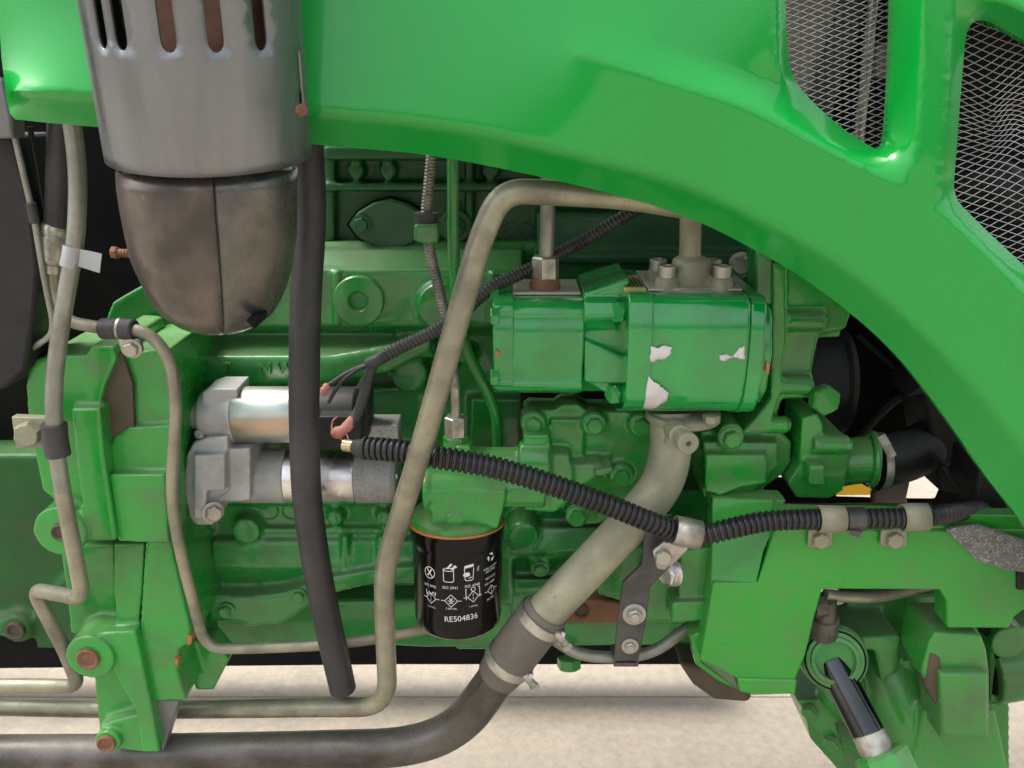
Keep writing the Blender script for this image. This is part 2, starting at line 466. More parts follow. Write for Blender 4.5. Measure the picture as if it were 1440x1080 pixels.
def densify(line, step):
    out = []
    for a, b in zip(line, line[1:]):
        n = max(1, int(math.hypot(b[0] - a[0], b[1] - a[1]) / step))
        for k in range(n):
            t = k / n
            out.append(tuple(a[i] + (b[i] - a[i]) * t for i in range(3)))
    out.append(tuple(line[-1]))
    return out

def smooth3(line, n=6):
    return [tuple(v) for v in catmull([Vector(p) for p in line], n)]

def relief(outline, holes, lines, step=12, soft=2, to3=None):
    """pressed sheet: outline, holes and crease lines carry depth (x, y, depth); the sheet between them is relaxed"""
    co, ed, fix, bnd = [], [], [], []
    def add(line, closed, b):
        s = len(co)
        for p in line:
            co.append(p); fix.append(True); bnd.append(b)
        for i in range(len(line) - 1):
            ed.append((s + i, s + i + 1))
        if closed: ed.append((s + len(line) - 1, s))
    loops = []
    for k, L in enumerate([outline] + holes):
        d = densify(list(L) + [L[0]], step)[:-1]
        loops.append(d)
        add(d, True, True)
    for L in lines:
        add(densify(L, step), False, False)
    arr = np.array([(p[0], p[1]) for p in co])
    x0, y0, x1, y1 = arr[:, 0].min(), arr[:, 1].min(), arr[:, 0].max(), arr[:, 1].max()
    yy = y0 + step * 0.5
    polys = [Poly(L) for L in loops]
    def ok(x, y): return polys[0](x, y) and not any(h(x, y) for h in polys[1:])
    row = 0
    while yy < y1:
        xx = x0 + step * (0.5 if row % 2 else 1.0)
        while xx < x1:
            if ok(xx, yy):
                if np.min((arr[:, 0] - xx) ** 2 + (arr[:, 1] - yy) ** 2) > (0.6 * step) ** 2:
                    co.append((xx, yy, 0)); fix.append(False); bnd.append(False)
            xx += step
        yy += step * 0.866
        row += 1
    V, E, F, ov, oe, of = delaunay_2d_cdt([Vector((p[0], p[1])) for p in co], ed, [], 0, 1e-4)
    n = len(V)
    Yv = np.zeros(n); fx = np.zeros(n, bool); bd = np.zeros(n, bool)
    for i, o in enumerate(ov):
        if o and fix[o[0]]:
            Yv[i] = co[o[0]][2]; fx[i] = True; bd[i] = any(bnd[j] for j in o)
    Yv[~fx] = Yv[fx].mean()
    keep = []
    for f in F:
        cx = sum(V[i].x for i in f) / len(f); cy = sum(V[i].y for i in f) / len(f)
        if ok(cx, cy):
            keep.append(f)
    F3 = np.array([f for f in keep if len(f) == 3])
    XY = np.array([(v.x, v.y) for v in V])
    W = {}
    for k in range(3):
        i, j, o = F3[:, k], F3[:, (k + 1) % 3], F3[:, (k + 2) % 3]
        a, b = XY[i] - XY[o], XY[j] - XY[o]
        cot = (a * b).sum(1) / np.maximum(np.abs(a[:, 0] * b[:, 1] - a[:, 1] * b[:, 0]), 1e-9)
        for p, q_, c in zip(i, j, cot):
            key = (min(p, q_), max(p, q_))
            W[key] = W.get(key, 0.0) + 0.5 * c
    ei = np.array(list(W.keys()))
    ew = np.maximum(np.array(list(W.values())), 0.02)
    dg = np.bincount(ei[:, 0], ew, n) + np.bincount(ei[:, 1], ew, n)
    dg[dg == 0] = 1
    def nb(x):
        return np.bincount(ei[:, 0], ew * x[ei[:, 1]], n) + np.bincount(ei[:, 1], ew * x[ei[:, 0]], n)
    free = ~fx
    if free.any() and not np.ptp(Yv[fx]) < 1e-9:
        x = Yv.copy()
        A = lambda v: np.where(free, dg * v - nb(v), 0.0)
        r = np.where(free, nb(x) - dg * x, 0.0)
        z = r / dg; p = z.copy(); rz = (r * z).sum()
        for _ in range(500):
            Ap = A(p)
            den = (p * Ap).sum()
            if den <= 1e-24: break
            al = rz / den
            x += al * p; r -= al * Ap
            z = r / dg; rz2 = (r * z).sum()
            if rz2 < 1e-16: break
            p = z + rz2 / rz * p; rz = rz2
        Yv = x
    for _ in range(soft):
        a = nb(Yv) / dg
        Yv[~bd] = 0.5 * Yv[~bd] + 0.5 * a[~bd]
    mb = MB()
    used = sorted({i for f in keep for i in f})
    vm = {i: mb.bm.verts.new((to3 or P)(V[i].x, V[i].y, float(Yv[i]))) for i in used}
    for f in keep:
        mb.face([vm[i] for i in f])
    return mb

def return_flange(mb, dist):
    """fold the sheet's open edges straight back by dist"""
    bm = mb.bm
    be = [e for e in bm.edges if len(e.link_faces) == 1]
    r = bmesh.ops.extrude_edge_only(bm, edges=be)
    for e in be:
        e.smooth = False
    for g in r['geom']:
        if isinstance(g, bmesh.types.BMVert):
            g.co.y += dist
    return mb

def text_mesh(s, size, extrude=0.0):
    cu = bpy.data.curves.new('text', 'FONT')
    cu.body = s
    cu.size = size
    cu.extrude = extrude
    cu.align_x = 'CENTER'
    cu.align_y = 'CENTER'
    cu.resolution_u = 3
    o = bpy.data.objects.new('text', cu)
    COL.objects.link(o)
    bpy.context.view_layer.update()
    me = bpy.data.meshes.new_from_object(o.evaluated_get(bpy.context.evaluated_depsgraph_get()))
    bpy.data.objects.remove(o)
    vs = [v.co.copy() for v in me.vertices]
    fs = [list(p.vertices) for p in me.polygons]
    bpy.data.meshes.remove(me)
    return vs, fs

# ================================================================== SETTING
g = MB()
g.prism3([Vector((-60, -60, -0.03)), Vector((60, -60, -0.03)), Vector((60, 60, -0.03)), Vector((-60, 60, -0.03))],
         [Vector((-60, -60, -0.3)), Vector((60, -60, -0.3)), Vector((60, 60, -0.3)), Vector((-60, 60, -0.3))])
ground = obj('ground', g, 'joint', kind='structure')
ys = [-40, -3.2, 0.59, 4.4, 40]
xs = [-40, -3.4, 1.9, 40]
for a, b in zip(ys, ys[1:]):
    for c, d in zip(xs, xs[1:]):
        s = MB()
        e = 0.0012
        s.prism3([Vector((c + e, a + e, 0)), Vector((d - e, a + e, 0)), Vector((d - e, b - e, 0)), Vector((c + e, b - e, 0))],
                 [Vector((c + e, a + e, -0.031)), Vector((d - e, a + e, -0.031)), Vector((d - e, b - e, -0.031)), Vector((c + e, b - e, -0.031))])
        obj('concrete_slab', s, 'concrete', ground)

# ================================================================== TRACTOR
tractor = bpy.data.objects.new('tractor', None)
place(tractor, None, (0, 0.35, 0))
tag(tractor, 'green tractor with its engine bay open below the hood, filling the whole picture', 'tractor')

# ---------------------------------------------------------------- hood
bottom = smooth3([(22, 168, -.10), (80, 174, -.10), (140, 179, -.10), (290, 191, -.10), (440, 203, -.10), (520, 210, -.10), (600, 218, -.10), (700, 236, -.10),
                  (800, 258, -.10), (880, 278, -.10), (940, 296, -.10), (1000, 320, -.10), (1060, 351, -.10), (1120, 385, -.10), (1180, 428, -.10), (1230, 470, -.10),
                  (1270, 511, -.10), (1310, 561, -.10), (1350, 617, -.10), (1390, 675, -.10), (1440, 738, -.10), (1500, 830, -.10), (1560, 930, -.10)], 3)
left = [(-4, -150, -.095), (-3, 0, -.095), (2, 80, -.095), (9, 140, -.095), (14, 160, -.098)]
outl = left + bottom + [(1585, 985, -.10), (1860, 985, -.10), (1860, -150, -.10)]
win1 = [(1105, -140, -.112), (1105, 0, -.112), (1107, 60, -.110), (1111, 92, -.106), (1122, 119, -.102), (1150, 150, -.100), (1190, 184, -.102), (1218, 202, -.107),
        (1232, 209, -.111), (1240, 208, -.112), (1246, 198, -.112), (1250, 150, -.110), (1254, 80, -.108), (1256, 0, -.108), (1256, -140, -.108)]
win2 = [(1357, 62, -.120), (1361, 42, -.118), (1371, 30, -.116), (1385, 29, -.114), (1400, 35, -.112), (1440, 57, -.110), (1520, 103, -.110), (1560, 126, -.110),
        (1560, 480, -.116), (1500, 425, -.116), (1440, 373, -.117), (1400, 336, -.118), (1370, 307, -.120), (1349, 285, -.122), (1343, 270, -.122), (1342, 252, -.122),
        (1346, 200, -.121), (1352, 120, -.120)]
crB = smooth3([(16, 126, -.128), (80, 131, -.131), (290, 146, -.133), (440, 158, -.133), (530, 165, -.133), (629, 177, -.133), (709, 193, -.133), (841, 226, -.133), (960, 258, -.133),
               (1034, 291, -.133), (1108, 329, -.133), (1182, 372, -.133), (1245, 420, -.133), (1310, 480, -.133), (1371, 545, -.133), (1440, 630, -.133), (1540, 780, -.133), (1585, 850, -.131)], 3)
crC = smooth3([(812, 74, -.1335), (880, 95, -.137), (960, 122, -.140), (1034, 144, -.140), (1108, 176, -.140), (1182, 215, -.140), (1234, 243, -.140), (1266, 262, -.140)], 3)
crD = [(930, 62, -.130), (971, 80, -.129), (1034, 104, -.126), (1078, 119, -.123)]
lipL = [(1090, -135, -.126), (1090, 20, -.126), (1093, 80, -.125), (1099, 108, -.123)]
topl = [(30, -90, -.118), (300, -90, -.119), (700, -90, -.119), (1060, -90, -.118)]
mid = [(40, 20, -.129), (400, 30, -.134)]
pilE = [(1298, -135, -.138), (1298, 0, -.138), (1296, 100, -.138), (1291, 180, -.139), (1283, 240, -.140)]
pilF = [(1338, -135, -.138), (1336, 60, -.138), (1331, 150, -.138), (1324, 230, -.139), (1319, 275, -.140)]
crG = [(1326, 296, -.140), (1380, 347, -.139), (1430, 400, -.138), (1500, 474, -.137), (1560, 540, -.136)]
crH = [(1372, -10, -.138), (1400, -4, -.138), (1440, 14, -.138), (1560, 72, -.136)]
def round_loop(L): return [tuple(v) for v in catmull([Vector(p) for p in L + [L[0]]], 4)][:-1]
win1, win2 = round_loop(win1), round_loop(win2)
hoodmb = return_flange(relief(outl, [win1, win2], [crB, crC, crD, lipL, topl, pilE, pilF, crG, crH], step=5, soft=4), 0.01)
hood = obj('hood', hoodmb, 'hood', tractor, label='glossy green hood panel arching over the engine', smooth=35, normals=True)
wn = hood.modifiers.new('normals', 'WEIGHTED_NORMAL'); wn.keep_sharp = True; wn.weight = 60

# the hood's top and far side, above the picture: they keep the sky off the engine
top = MB()
za = P(700, -145, -.12).z
xa, xb = P(3, 0, -.1).x, P(1860, 0, -.1).x
prof = [(-.105, za), (-.06, za + .12), (.0, za + .18), (.2, za + .2), (.42, za + .18), (.5, za + .12)]
vv = [[top.bm.verts.new((x, y, z)) for y, z in prof] for x in (xa, xb)]
for i in range(len(prof) - 1):
    top.face((vv[0][i], vv[0][i + 1], vv[1][i + 1], vv[1][i]))
obj('hood_top', top, 'hood', hood, thick=0.003, smooth=60)

def grille(x0, y0, x1, y1, Y, dent=None, slope_a=0.31, slope_b=-0.49, gap=9.4):
    mb = MB()
    r = 0.00036
    def wp(x, y):
        yy = Y
        if dent:
            dx, dy = x - dent[0], y - dent[1]
            k = math.exp(-(dx * dx + dy * dy) / dent[2] ** 2)
            s = math.exp(-(dx * dx + dy * dy) / (dent[2] * 1.3) ** 2)
            x2 = x - dx * 0.45 * s + 5 * math.sin(dy / 16) * s
            y2 = y - dy * 0.4 * s - 8 * math.sin(dx / 24) * s
            yy = Y + 0.022 * k
            return P(x2, y2, yy)
        return P(x + 0.8 * math.sin(y * .05), y + 0.9 * math.sin(x * .043 + y * .02), yy)
    for sl, off in ((slope_a, 0), (slope_b, 0.0006)):
        lo = y0 - abs(sl) * (x1 - x0) - gap
        c = lo
        while c < y1 + abs(sl) * (x1 - x0) + gap:
            run = []
            x = x0
            while x <= x1:
                y = c + sl * (x - x0)
                if y0 <= y <= y1:
                    run.append(wp(x, y) + Vector((0, off, 0)))
                x += 7
            if len(run) > 2:
                mb.tube(run, r, 4, flat=1.0)
            c += gap
    return mb
gr1 = grille(1094, -100, 1264, 222, -.080, None)
obj('mesh_grille', gr1, 'wire', hood, label='flat steel mesh in the first hood window', kind='stuff', normals=False)
gr2 = grille(1330, 10, 1580, 500, -.095, (1412, 172, 62), gap=10.5)
obj('mesh_grille', gr2, 'wire', hood, label='dented steel mesh in the hood window at the front', kind='stuff', normals=False)

# ---------------------------------------------------------------- things seen through the mesh
b = MB(); b.prism([(880, -260), (880, 240), (1190, 300), (1190, -260)], .22, .4); obj('inner_baffle', b, 'black', tractor, bevel=.004)
b = MB(); b.prism([(1060, -200), (1060, 150), (1150, 150), (1205, -60), (1225, -200)], 0.03, 0.2)
obj('air_duct_panel', b, 'taupe', tractor, label='taupe panel behind the steel mesh', bevel=.004)
b = MB(); b.tube(catmull(pix([(1215, -60, .0), (1195, 20, .0), (1168, 100, .01), (1140, 200, .03)]), 8), .013)
obj('rubber_hose', b, 'rubber', tractor, label='black hose running diagonally behind the steel mesh')
b = MB(); b.tube(catmull(pix([(1232, -60, -.01), (1222, 60, -.01), (1206, 210, 0)]), 6), .005)
obj('thin_tube', b, 'tube_grey', tractor)
b = MB(); b.prism([(1228, 60), (1228, 110), (1262, 110), (1262, 60)], 0.0, 0.03)
obj('sensor_block', b, 'greyplate', tractor, bevel=.003)
b = MB(); b.prism([(1180, -260), (1180, 330), (1290, 420), (1640, 700), (1900, 700), (1900, -260)], 0.16, 0.45)
rad = obj('radiator', b, 'black', tractor, label='dark radiator behind the front mesh', bevel=.004)
b = MB(); b.tube(catmull(pix([(1370, 260, .02), (1400, 250, .0), (1440, 290, -.01), (1520, 300, .0)]), 6), .02)
obj('radiator_hose', b, 'blackdust', tractor)

# ---------------------------------------------------------------- exhaust with its slotted guard and split elbow cover
EY = -0.15
ex_c = P(297, 218, EY)
ex_t = P(281, 0, EY)
ax = (ex_t - ex_c).normalized()
ax = Vector((ax.x * 0.9, -math.sin(R(8)) * ax.z, math.cos(R(8)) * ax.z)).normalized()   # its top leans towards the camera
Rg = 135.5 * mpp(294, 235, EY)
su = Vector((ax.z, 0, -ax.x)).normalized()
sf = su.cross(ax).normalized()
if sf.y > 0: sf = -sf
def cyl3(u, v, d):                                # u = angle (deg) from facing the camera, v = mm along the axis
    a = R(u)
    return ex_c + ax * (v / 1000) + (su * math.sin(a) + sf * math.cos(a)) * (Rg + d)
def cyl_angle(px, v):
    lo, hi = -88.0, 88.0
    for _ in range(40):
        m = (lo + hi) / 2
        d = cyl3(m, v, 0) - CAM
        if 720 + FPX * d.x / d.dot(FWD) < px: lo = m
        else: hi = m
    return lo
slots = []
for a in [cyl_angle(px, 120) for px in (137, 163, 230, 297, 361)]:
    hw, y0 = 4.0, 87
    pts = [(a - hw, 330), (a - hw, y0 + 8)] + [(a - hw * math.cos(t), y0 + 8 - 8 * math.sin(t)) for t in (0.5, 1.05, 1.57, 2.1, 2.65)] + [(a + hw, y0 + 8), (a + hw, 330)]
    slots.append([(x, y, 0) for x, y in pts])
KA = cyl_angle(420, 60)
key = [(62 - 1.9, 62), (62 - 1.9, 88), (62 - 1.2, 91), (62 + 1.2, 91), (62 + 1.9, 88), (62 + 1.9, 62), (62 + 3.4, 58), (62 + 3.4, 50), (62, 46), (62 - 3.4, 50), (62 - 3.4, 58)]
slots.append([(KA + (x - 62), y - 6, 0) for x, y in key])
ring = [(-178, 0, 0), (178, 0, 0), (178, 340, 0), (-178, 340, 0)]
gm = relief(ring, slots, [], step=6, soft=0, to3=cyl3)
exhaust = obj('exhaust_guard', gm, 'shield', tractor, label='grey slotted tube guard round the exhaust', thick=0.003, smooth=50)
b = MB(); b.cyl(cyl3(0, 60, -Rg), cyl3(0, 345, -Rg), Rg * 0.66, 40)
obj('exhaust_pipe', b, 'inner_pipe', exhaust, label='rusty inner exhaust pipe seen through the slots')
b = MB(); b.lathe(cyl3(0, 0, -Rg), ax, [(0.03, Rg * .3), (0.031, Rg * .97), (0.034, Rg * .97)], 40)
obj('guard_baffle', b, 'black', exhaust)
bolt(423, 155, -.213, 9, 'rust', exhaust, 'hex', (0.75, -0.65, 0), name='rusty_bolt')

rows = [(238, 167, 421), (262, 168, 421), (290, 172, 421), (330, 180, 420), (360, 187, 417), (380, 195, 413), (405, 207, 405), (425, 219, 396), (440, 233, 386), (452, 250, 371), (460, 268, 354), (465, 292, 332), (466.5, 308, 318)]
def shell(side):
    rg = []
    N = 20
    for y, xl, xr in rows:
        c = P((xl + xr) / 2, y, EY)
        rx = (xr - xl) / 2 * mpp(294, y, EY) * .94
        rings = []
        for k in range(N + 1):
            t = k / N
            seam = 0.33 + 0.01 * (y - 250) / 200
            a = (-math.pi - 0.0) * (1 - t) + seam * t if side < 0 else seam * (1 - t) + math.pi * t
            d = rx * (1.0 if side > 0 else 1.012)
            rings.append(c + Vector((d * math.sin(a), -d * math.cos(a) * 0.92, 0)))
        rg.append(rings)
    mb = MB()
    vs = [[mb.bm.verts.new(p) for p in r] for r in rg]
    for a, b2 in zip(vs, vs[1:]):
        for i in range(N):
            mb.face((a[i], a[i + 1], b2[i + 1], b2[i]))
    return mb
elbow = obj('exhaust_elbow_cover', shell(-1), 'shield_brown', tractor, label='brownish left half of the split elbow cover', thick=.0025, smooth=60)
obj('cover_half', shell(1), 'shield_grey', elbow, label='darker right half of the split elbow cover', thick=.0025, smooth=60)
b = MB(); b.cyl(P(190, 357, -.15), P(160, 354, -.15), 5 * mpp(170, 355, -.15), 12)
for i in range(5):
    b.torus(P(184 - i * 4, 356, -.15), (1, 0, 0), 5.2 * mpp(170, 355, -.15), .0007, 14, 6)
cb = obj('clamp_bolt', b, 'rust', elbow, label='rusty bolt sticking out of the elbow cover')
bolt(163, 355, -.15, 9, 'rust', elbow, 'hex', (-1, 0, 0.03), name='bolt_head')
bolt(189, 357, -.15, 9, 'rust', elbow, 'hex', (-1, 0, 0.03), name='hex_nut')
b = MB(); b.prism([(345, 450), (357, 464), (362, 448)], -.2, -.16); obj('cover_tab', b, 'black', elbow, bevel=.001)

# ---------------------------------------------------------------- black panel, plate, lines at the far left
b = MB(); b.prism([(-460, 190), (18, 190), (45, 300), (53, 380), (47, 452), (35, 522), (6, 547), (-60, 560), (-460, 600)], -.02, .06)
obj('side_panel', b, 'blackdust', tractor, label='black plastic side panel behind the thin lines', bevel=.004)
b = MB(); b.prism([(-460, -170), (30, -170), (30, 90), (4, 112), (-60, 200), (-460, 200)], -.035, .0); obj('cowl_panel', b, 'black', tractor, bevel=.003)
b = MB(); b.prism([(-30, 100), (4, 112), (16, 165), (18, 195), (-30, 196)], -.045, -.02)
obj('grey_end_plate', b, 'greyplate', tractor, label='grey metal plate beside the hood edge', bevel=.003)
b = MB(); b.prism([(-460, 40), (-460, 560), (170, 560), (460, 330), (460, 40)], .26, .3)
obj('firewall', b, 'black', tractor)
b = MB(); b.tube(pix([(20, 190, -.03), (33, 245, -.03), (46, 300, -.03)]), 4.5 * mpp(30, 250, -.03), 10)
ln = obj('thin_line', b, 'tube_grey', tractor, label='thin grey line running down into a black sleeve')
b = MB(); b.tube(fillet(pix([(47, 300, -.03), (62, 390, -.03), (78, 468, -.03), (36, 496, .0)]), .02), 4.5 * mpp(60, 400, -.03), 10)
obj('bent_end', b, 'tube_grey', ln)
b = MB(); b.cyl(P(43, 284, -.03), P(49, 314, -.03), 7 * mpp(46, 300, -.03), 14, .001)
obj('sleeve', b, 'rubber', ln)
b = MB(); b.tube(pix([(42, 178, .0), (52, 235, .0), (62, 290, .0)]), 4 * mpp(50, 230, 0), 8)
obj('cable', b, 'blackdust', tractor)
b = MB(); b.tube(catmull(pix([(86, 150, .0), (82, 250, .0), (79, 320, .0)]), 6), 17 * mpp(80, 300, 0), 18)
hs = obj('crimped_hose', b, 'rubber', tractor, label='black hose crimped into a steel ferrule')
f = P(77, 314, 0); e = P(74, 372, 0)
q = mpp(77, 340, 0)
b = MB(); b.lathe(f, e - f, [(0, 16 * q), (.003, 19 * q), (.010, 19 * q), (.012, 17.5 * q), (.015, 19 * q), (.036, 19 * q), (.04, 17 * q), (.043, 12 * q), (.047, 13 * q), (.051, 13 * q), (.052, 9 * q)], 22)
obj('ferrule', b, 'zinc', hs)

# small steel line 1: ferrule -> clamp -> long run to behind the filter
t1 = fillet(pix([(74, 368, 0), (76, 410, 0), (92, 452, -.01), (145, 462, -.02), (208, 465, -.03), (240, 505, -.035), (248, 570, -.035), (240, 700, -.03), (253, 775, -.02), (284, 895, 0.0), (300, 912, .0), (350, 912, .01), (450, 908, .02), (530, 899, .03), (600, 884, .05)]), .05)
b = MB(); b.tube(t1, 8.6 * mpp(245, 600, -.03), 16)
line1 = obj('steel_line', b, 'tube', tractor, label='slim beige steel line curving down and along under the starter')
b = MB(); b.cyl(P(143, 462, -.02), P(168, 462.5, -.024), 15 * mpp(150, 462, -.02), 22, .0015)
b.cyl(P(170, 462.5, -.024), P(190, 464, -.027), 15 * mpp(180, 462, -.02), 22, .0015)
b.cyl(P(160, 462, -.024), P(175, 462, -.026), 13 * mpp(180, 462, -.02), 22)
cl = obj('pipe_clamp', b, 'rubber', tractor, label='black rubber lined clamp on the slim steel line')
b = MB(); b.cyl(P(166.5, 462, -.024), P(170, 462.3, -.024), 15.4 * mpp(168, 462, -.02), 22); obj('clamp_band', b, 'zinc', cl)
b = MB(); b.prism([(164, 474), (196, 476), (200, 495), (188, 504), (174, 500), (166, 484)], -.03, -.022); obj('clamp_ear', b, 'zinc', cl, bevel=.002)
bolt(185, 490, -.032, 11, 'zinc', cl, 'flange', (0.1, -1, -.1))

# thick steel pipe 2 at the left with its sleeve and stepped lower run
p2 = fillet(pix([(98, 150, -.05), (110, 235, -.05), (108, 335, -.055), (88, 440, -.06), (75, 540, -.06), (77, 620, -.06), (88, 690, -.06), (116, 842, -.055)]), .05)
p2b = fillet(pix([(88, 690, -.06), (117, 842, -.055), (47, 829, .0), (92, 915, .0), (112, 966, .0), (60, 964, .0), (-420, 964, .0)]), .018)
b = MB(); b.tube(p2[:-1], 12 * mpp(90, 450, -.06), 18)
pipe2 = obj('steel_pipe', b, 'tube_grey', tractor, label='upright grey steel pipe in front of the black panel, with a rubber sleeve')
b = MB(); b.tube(p2b, 11 * mpp(100, 780, -.05), 18); obj('stepped_end', b, 'tube', pipe2)
b = MB(); b.tube(pix([(76, 596, -.06), (78, 618, -.06), (82, 640, -.06)]), 17 * mpp(78, 620, -.06), 20, hollow=.75); obj('rubber_sleeve', b, 'rubber', pipe2)
b = MB(); b.tube(pix([(102, 346, -.057), (100, 360, -.058), (97, 374, -.058)]), 12.7 * mpp(100, 360, -.057), 18, False, False); tp = obj('tape_wrap', b, 'tape', pipe2, label='silver tape wrapped round the pipe with a loose flag')
b = MB(); b.prism([(110, 350), (126, 353), (143, 357), (140, 384), (124, 379), (108, 374)], -.06, -.0592); obj('tape_flag', b, 'tape', pipe2)
b = MB(); b.prism([(16, 586), (64, 588), (66, 630), (22, 630)], -.045, -.035); bp = obj('bolt_plate', b, 'beige', tractor, label='rust stained square plate with a hex bolt', bevel=.001)
bolt(40, 609, -.047, 18, 'beige', bp, 'hex', (0.15, -1, 0), label='rust stained hex bolt head')

# ---------------------------------------------------------------- left castings
b = MB()
b.prism([(36, 540), (44, 508), (75, 500), (120, 500), (128, 486), (160, 488), (164, 505), (146, 545), (139, 575), (145, 640), (150, 690), (164, 760), (120, 762), (96, 720), (60, 690), (40, 600)], .0, .14)
b.prism([(100, 575), (140, 575), (146, 640), (164, 760), (124, 760), (108, 660)], -.015, .1)
b.disc(84, 748, -.02, .1, 37)
b.prism([(66, 735), (120, 715), (125, 762), (90, 782)], -.012, .1)
b.prism([(84, 765), (160, 765), (165, 880), (170, 900), (140, 905), (100, 890)], .04, .14)
b.prism([(160, 765), (203, 765), (200, 830), (192, 900), (165, 890), (160, 830)], .015, .14)
b.disc(126, 925, -.01, .1, 34)
b.prism([(126, 892), (190, 888), (196, 915), (212, 990), (224, 1058), (200, 1058), (190, 1000), (160, 945)], -.002, .05)
b.prism([(132, 950), (165, 940), (195, 1000), (200, 1058), (170, 1050), (140, 1030)], .03, .05)
b.disc(151, 1044, .0, .05, 18)
b.prism([(140, 1020), (215, 1000), (222, 1056), (200, 1058), (150, 1052)], .01, .06)
casL = obj('mounting_casting', b, 'cast', tractor, label='green cast bracket with three round bosses at the left', voxel=.0021, iters=3)
for px, py, Y, r, hm in ((86, 748, -.021, 13, 'brown'), (124, 926, -.011, 16, 'rust'), (150, 1045, -.001, 13, 'rust')):
    c = P(px, py, Y); q = mpp(px, py, Y)
    b = MB(); b.lathe(c, (0, -1, 0), [(-.004, r * q), (.003, r * q), (.004, r * q * .9), (.003, r * q * .72), (.0008, r * q * .6), (.0008, .0001)], 24)
    obj('boss_hole', b, hm, casL)
b = MB()
b.prism([(168, 500), (240, 488), (241, 600), (180, 608), (182, 580), (172, 540)], .015, .16)
b.prism([(150, 640), (160, 615), (180, 602), (240, 598), (240, 680), (240, 764), (166, 762)], .005, .15)
b.prism([(153, 668), (232, 668), (238, 764), (166, 761)], -.01, .1)
b.prism([(204, 764), (240, 764), (267, 878), (271, 902), (251, 914), (249, 944), (262, 986), (210, 987), (195, 910)], .01, .15)
b.prism([(250, 905), (300, 900), (322, 928), (300, 971), (276, 971), (262, 940)], .07, .1)
casR = obj('mounting_casting', b, 'cast', tractor, label='green cast block beside the slim steel line at the left', voxel=.0021, iters=3)
for pts in ([(264, 892), (270, 895), (269, 905), (263, 908)], [(246, 925), (251, 928), (249, 937), (245, 934)]):
    b = MB(); b.prism(pts, .007, .02); obj('paint_chip', b, 'gasket', casR)
b = MB(); b.prism([(160, 488), (172, 500), (186, 540), (188, 600), (160, 650), (146, 640), (136, 575), (148, 530)], .008, .05); obj('oily_recess', b, 'brown', tractor, label='dirty brown hollow between the two cast brackets')
b = MB(); b.prism([(214, 985), (252, 985), (228, 1060)], .015, .04); obj('gusset', b, 'greyplate', casL, bevel=.002)
b = MB()
b.prism([(-460, 640), (62, 640), (90, 700), (112, 760), (112, 890), (-460, 890)], .10, .3)
b.prism([(-460, 700), (50, 700), (100, 800), (112, 860), (-460, 866)], .13, .3)
b.disc(22, 886, .08, .2, 22)
b.prism([(-460, 868), (45, 872), (48, 896), (-460, 896)], .085, .2)
b.prism([(100, 800), (118, 880), (116, 915), (50, 912), (50, 860)], .09, .2)
cas0 = obj('transmission_housing', b, 'housing', tractor, label='dull green housing at the left edge behind the pipes', voxel=.004, iters=5)
b = MB(); b.prism([(-460, 520), (60, 520), (60, 662), (-460, 662)], .15, .2); obj('inner_panel', b, 'black', tractor, bevel=.003)
bolt(22, 886, .078, 13, 'brown', cas0, 'socket', name='boss_hole')

# ---------------------------------------------------------------- engine block
b = MB()
b.prism([(230, 340), (1075, 340), (1075, 905), (230, 905)], .21, .38)
b.xprism([(346, .22), (352, .185), (374, .165), (380, .155), (458, .155), (466, .175), (468, .22)], 275, 735, 420, .155)
b.xprism([(468, .21), (472, .185), (500, .142), (503, .15), (503, .22)], 268, 610, 490, .15)
b.prism([(268, 501), (460, 501), (540, 488), (606, 474), (606, 492), (545, 525), (462, 541), (268, 547)], .138, .22)
b.disc(622, 430, .148, .2, 36)
b.disc(575, 527, .18, .25, 26)
b.prism([(230, 470), (268, 470), (268, 560), (300, 700), (290, 910), (230, 910)], .13, .3)
b.prism([(140, 470), (158, 425), (205, 398), (290, 440), (290, 520), (240, 560), (170, 500)], .15, .3)
b.prism([(292, 700), (560, 700), (585, 740), (585, 812), (520, 822), (450, 838), (395, 876), (292, 876)], .135, .3)
b.xprism([(752, .14), (760, .118), (795, .11), (820, .125), (824, .16)], 300, 585, 780, .12)
b.disc(345, 748, .11, .2, 20)
b.prism([(292, 838), (345, 840), (400, 834), (430, 823), (450, 815), (520, 803), (586, 797), (586, 816), (520, 823), (450, 840), (420, 863), (395, 879), (345, 882), (345, 877), (292, 877)], .098, .2)
b.prism([(700, 690), (1000, 690), (1000, 880), (720, 880)], .16, .3)
b.xprism([(735, .17), (742, .13), (775, .12), (785, .135), (790, .17)], 705, 990, 760, .13)
b.disc(735, 755, .11, .2, 22)
b.xprism([(808, .17), (814, .14), (832, .135), (838, .17)], 700, 900, 820, .14)
b.prism([(830, 790), (905, 770), (960, 765), (962, 872), (905, 876), (870, 845), (842, 838), (832, 820)], .085, .2)
for x in (300, 470, 690): b.prism([(x, 380), (x + 6, 380), (x + 6, 458), (x, 458)], .149, .2)
for x, y in ((720, 440), (720, 480), (655, 500), (655, 700), (690, 700)): b.disc(x, y, .19, .25, 14)
b.prism([(610, 470), (640, 470), (640, 560), (610, 560)], .19, .25)
b.prism([(660, 560), (735, 560), (735, 690), (660, 690)], .195, .25)
b.prism([(470, 548), (600, 545), (600, 552), (470, 555)], .19, .25)
b.xprism([(700, .15), (703, .126), (709, .126), (712, .15)], 300, 560, 700, .13)
b.xprism([(738, .15), (742, .124), (749, .122), (753, .15)], 370, 560, 740, .13)
for x in (430, 480, 530): b.prism([(x, 755), (x + 9, 755), (x + 9, 800), (x, 806)], .108, .15)
for x in (470, 540): b.disc(x, 730, .118, .2, 12)
for x in (760, 850): b.disc(x, 800, .13, .2, 15)
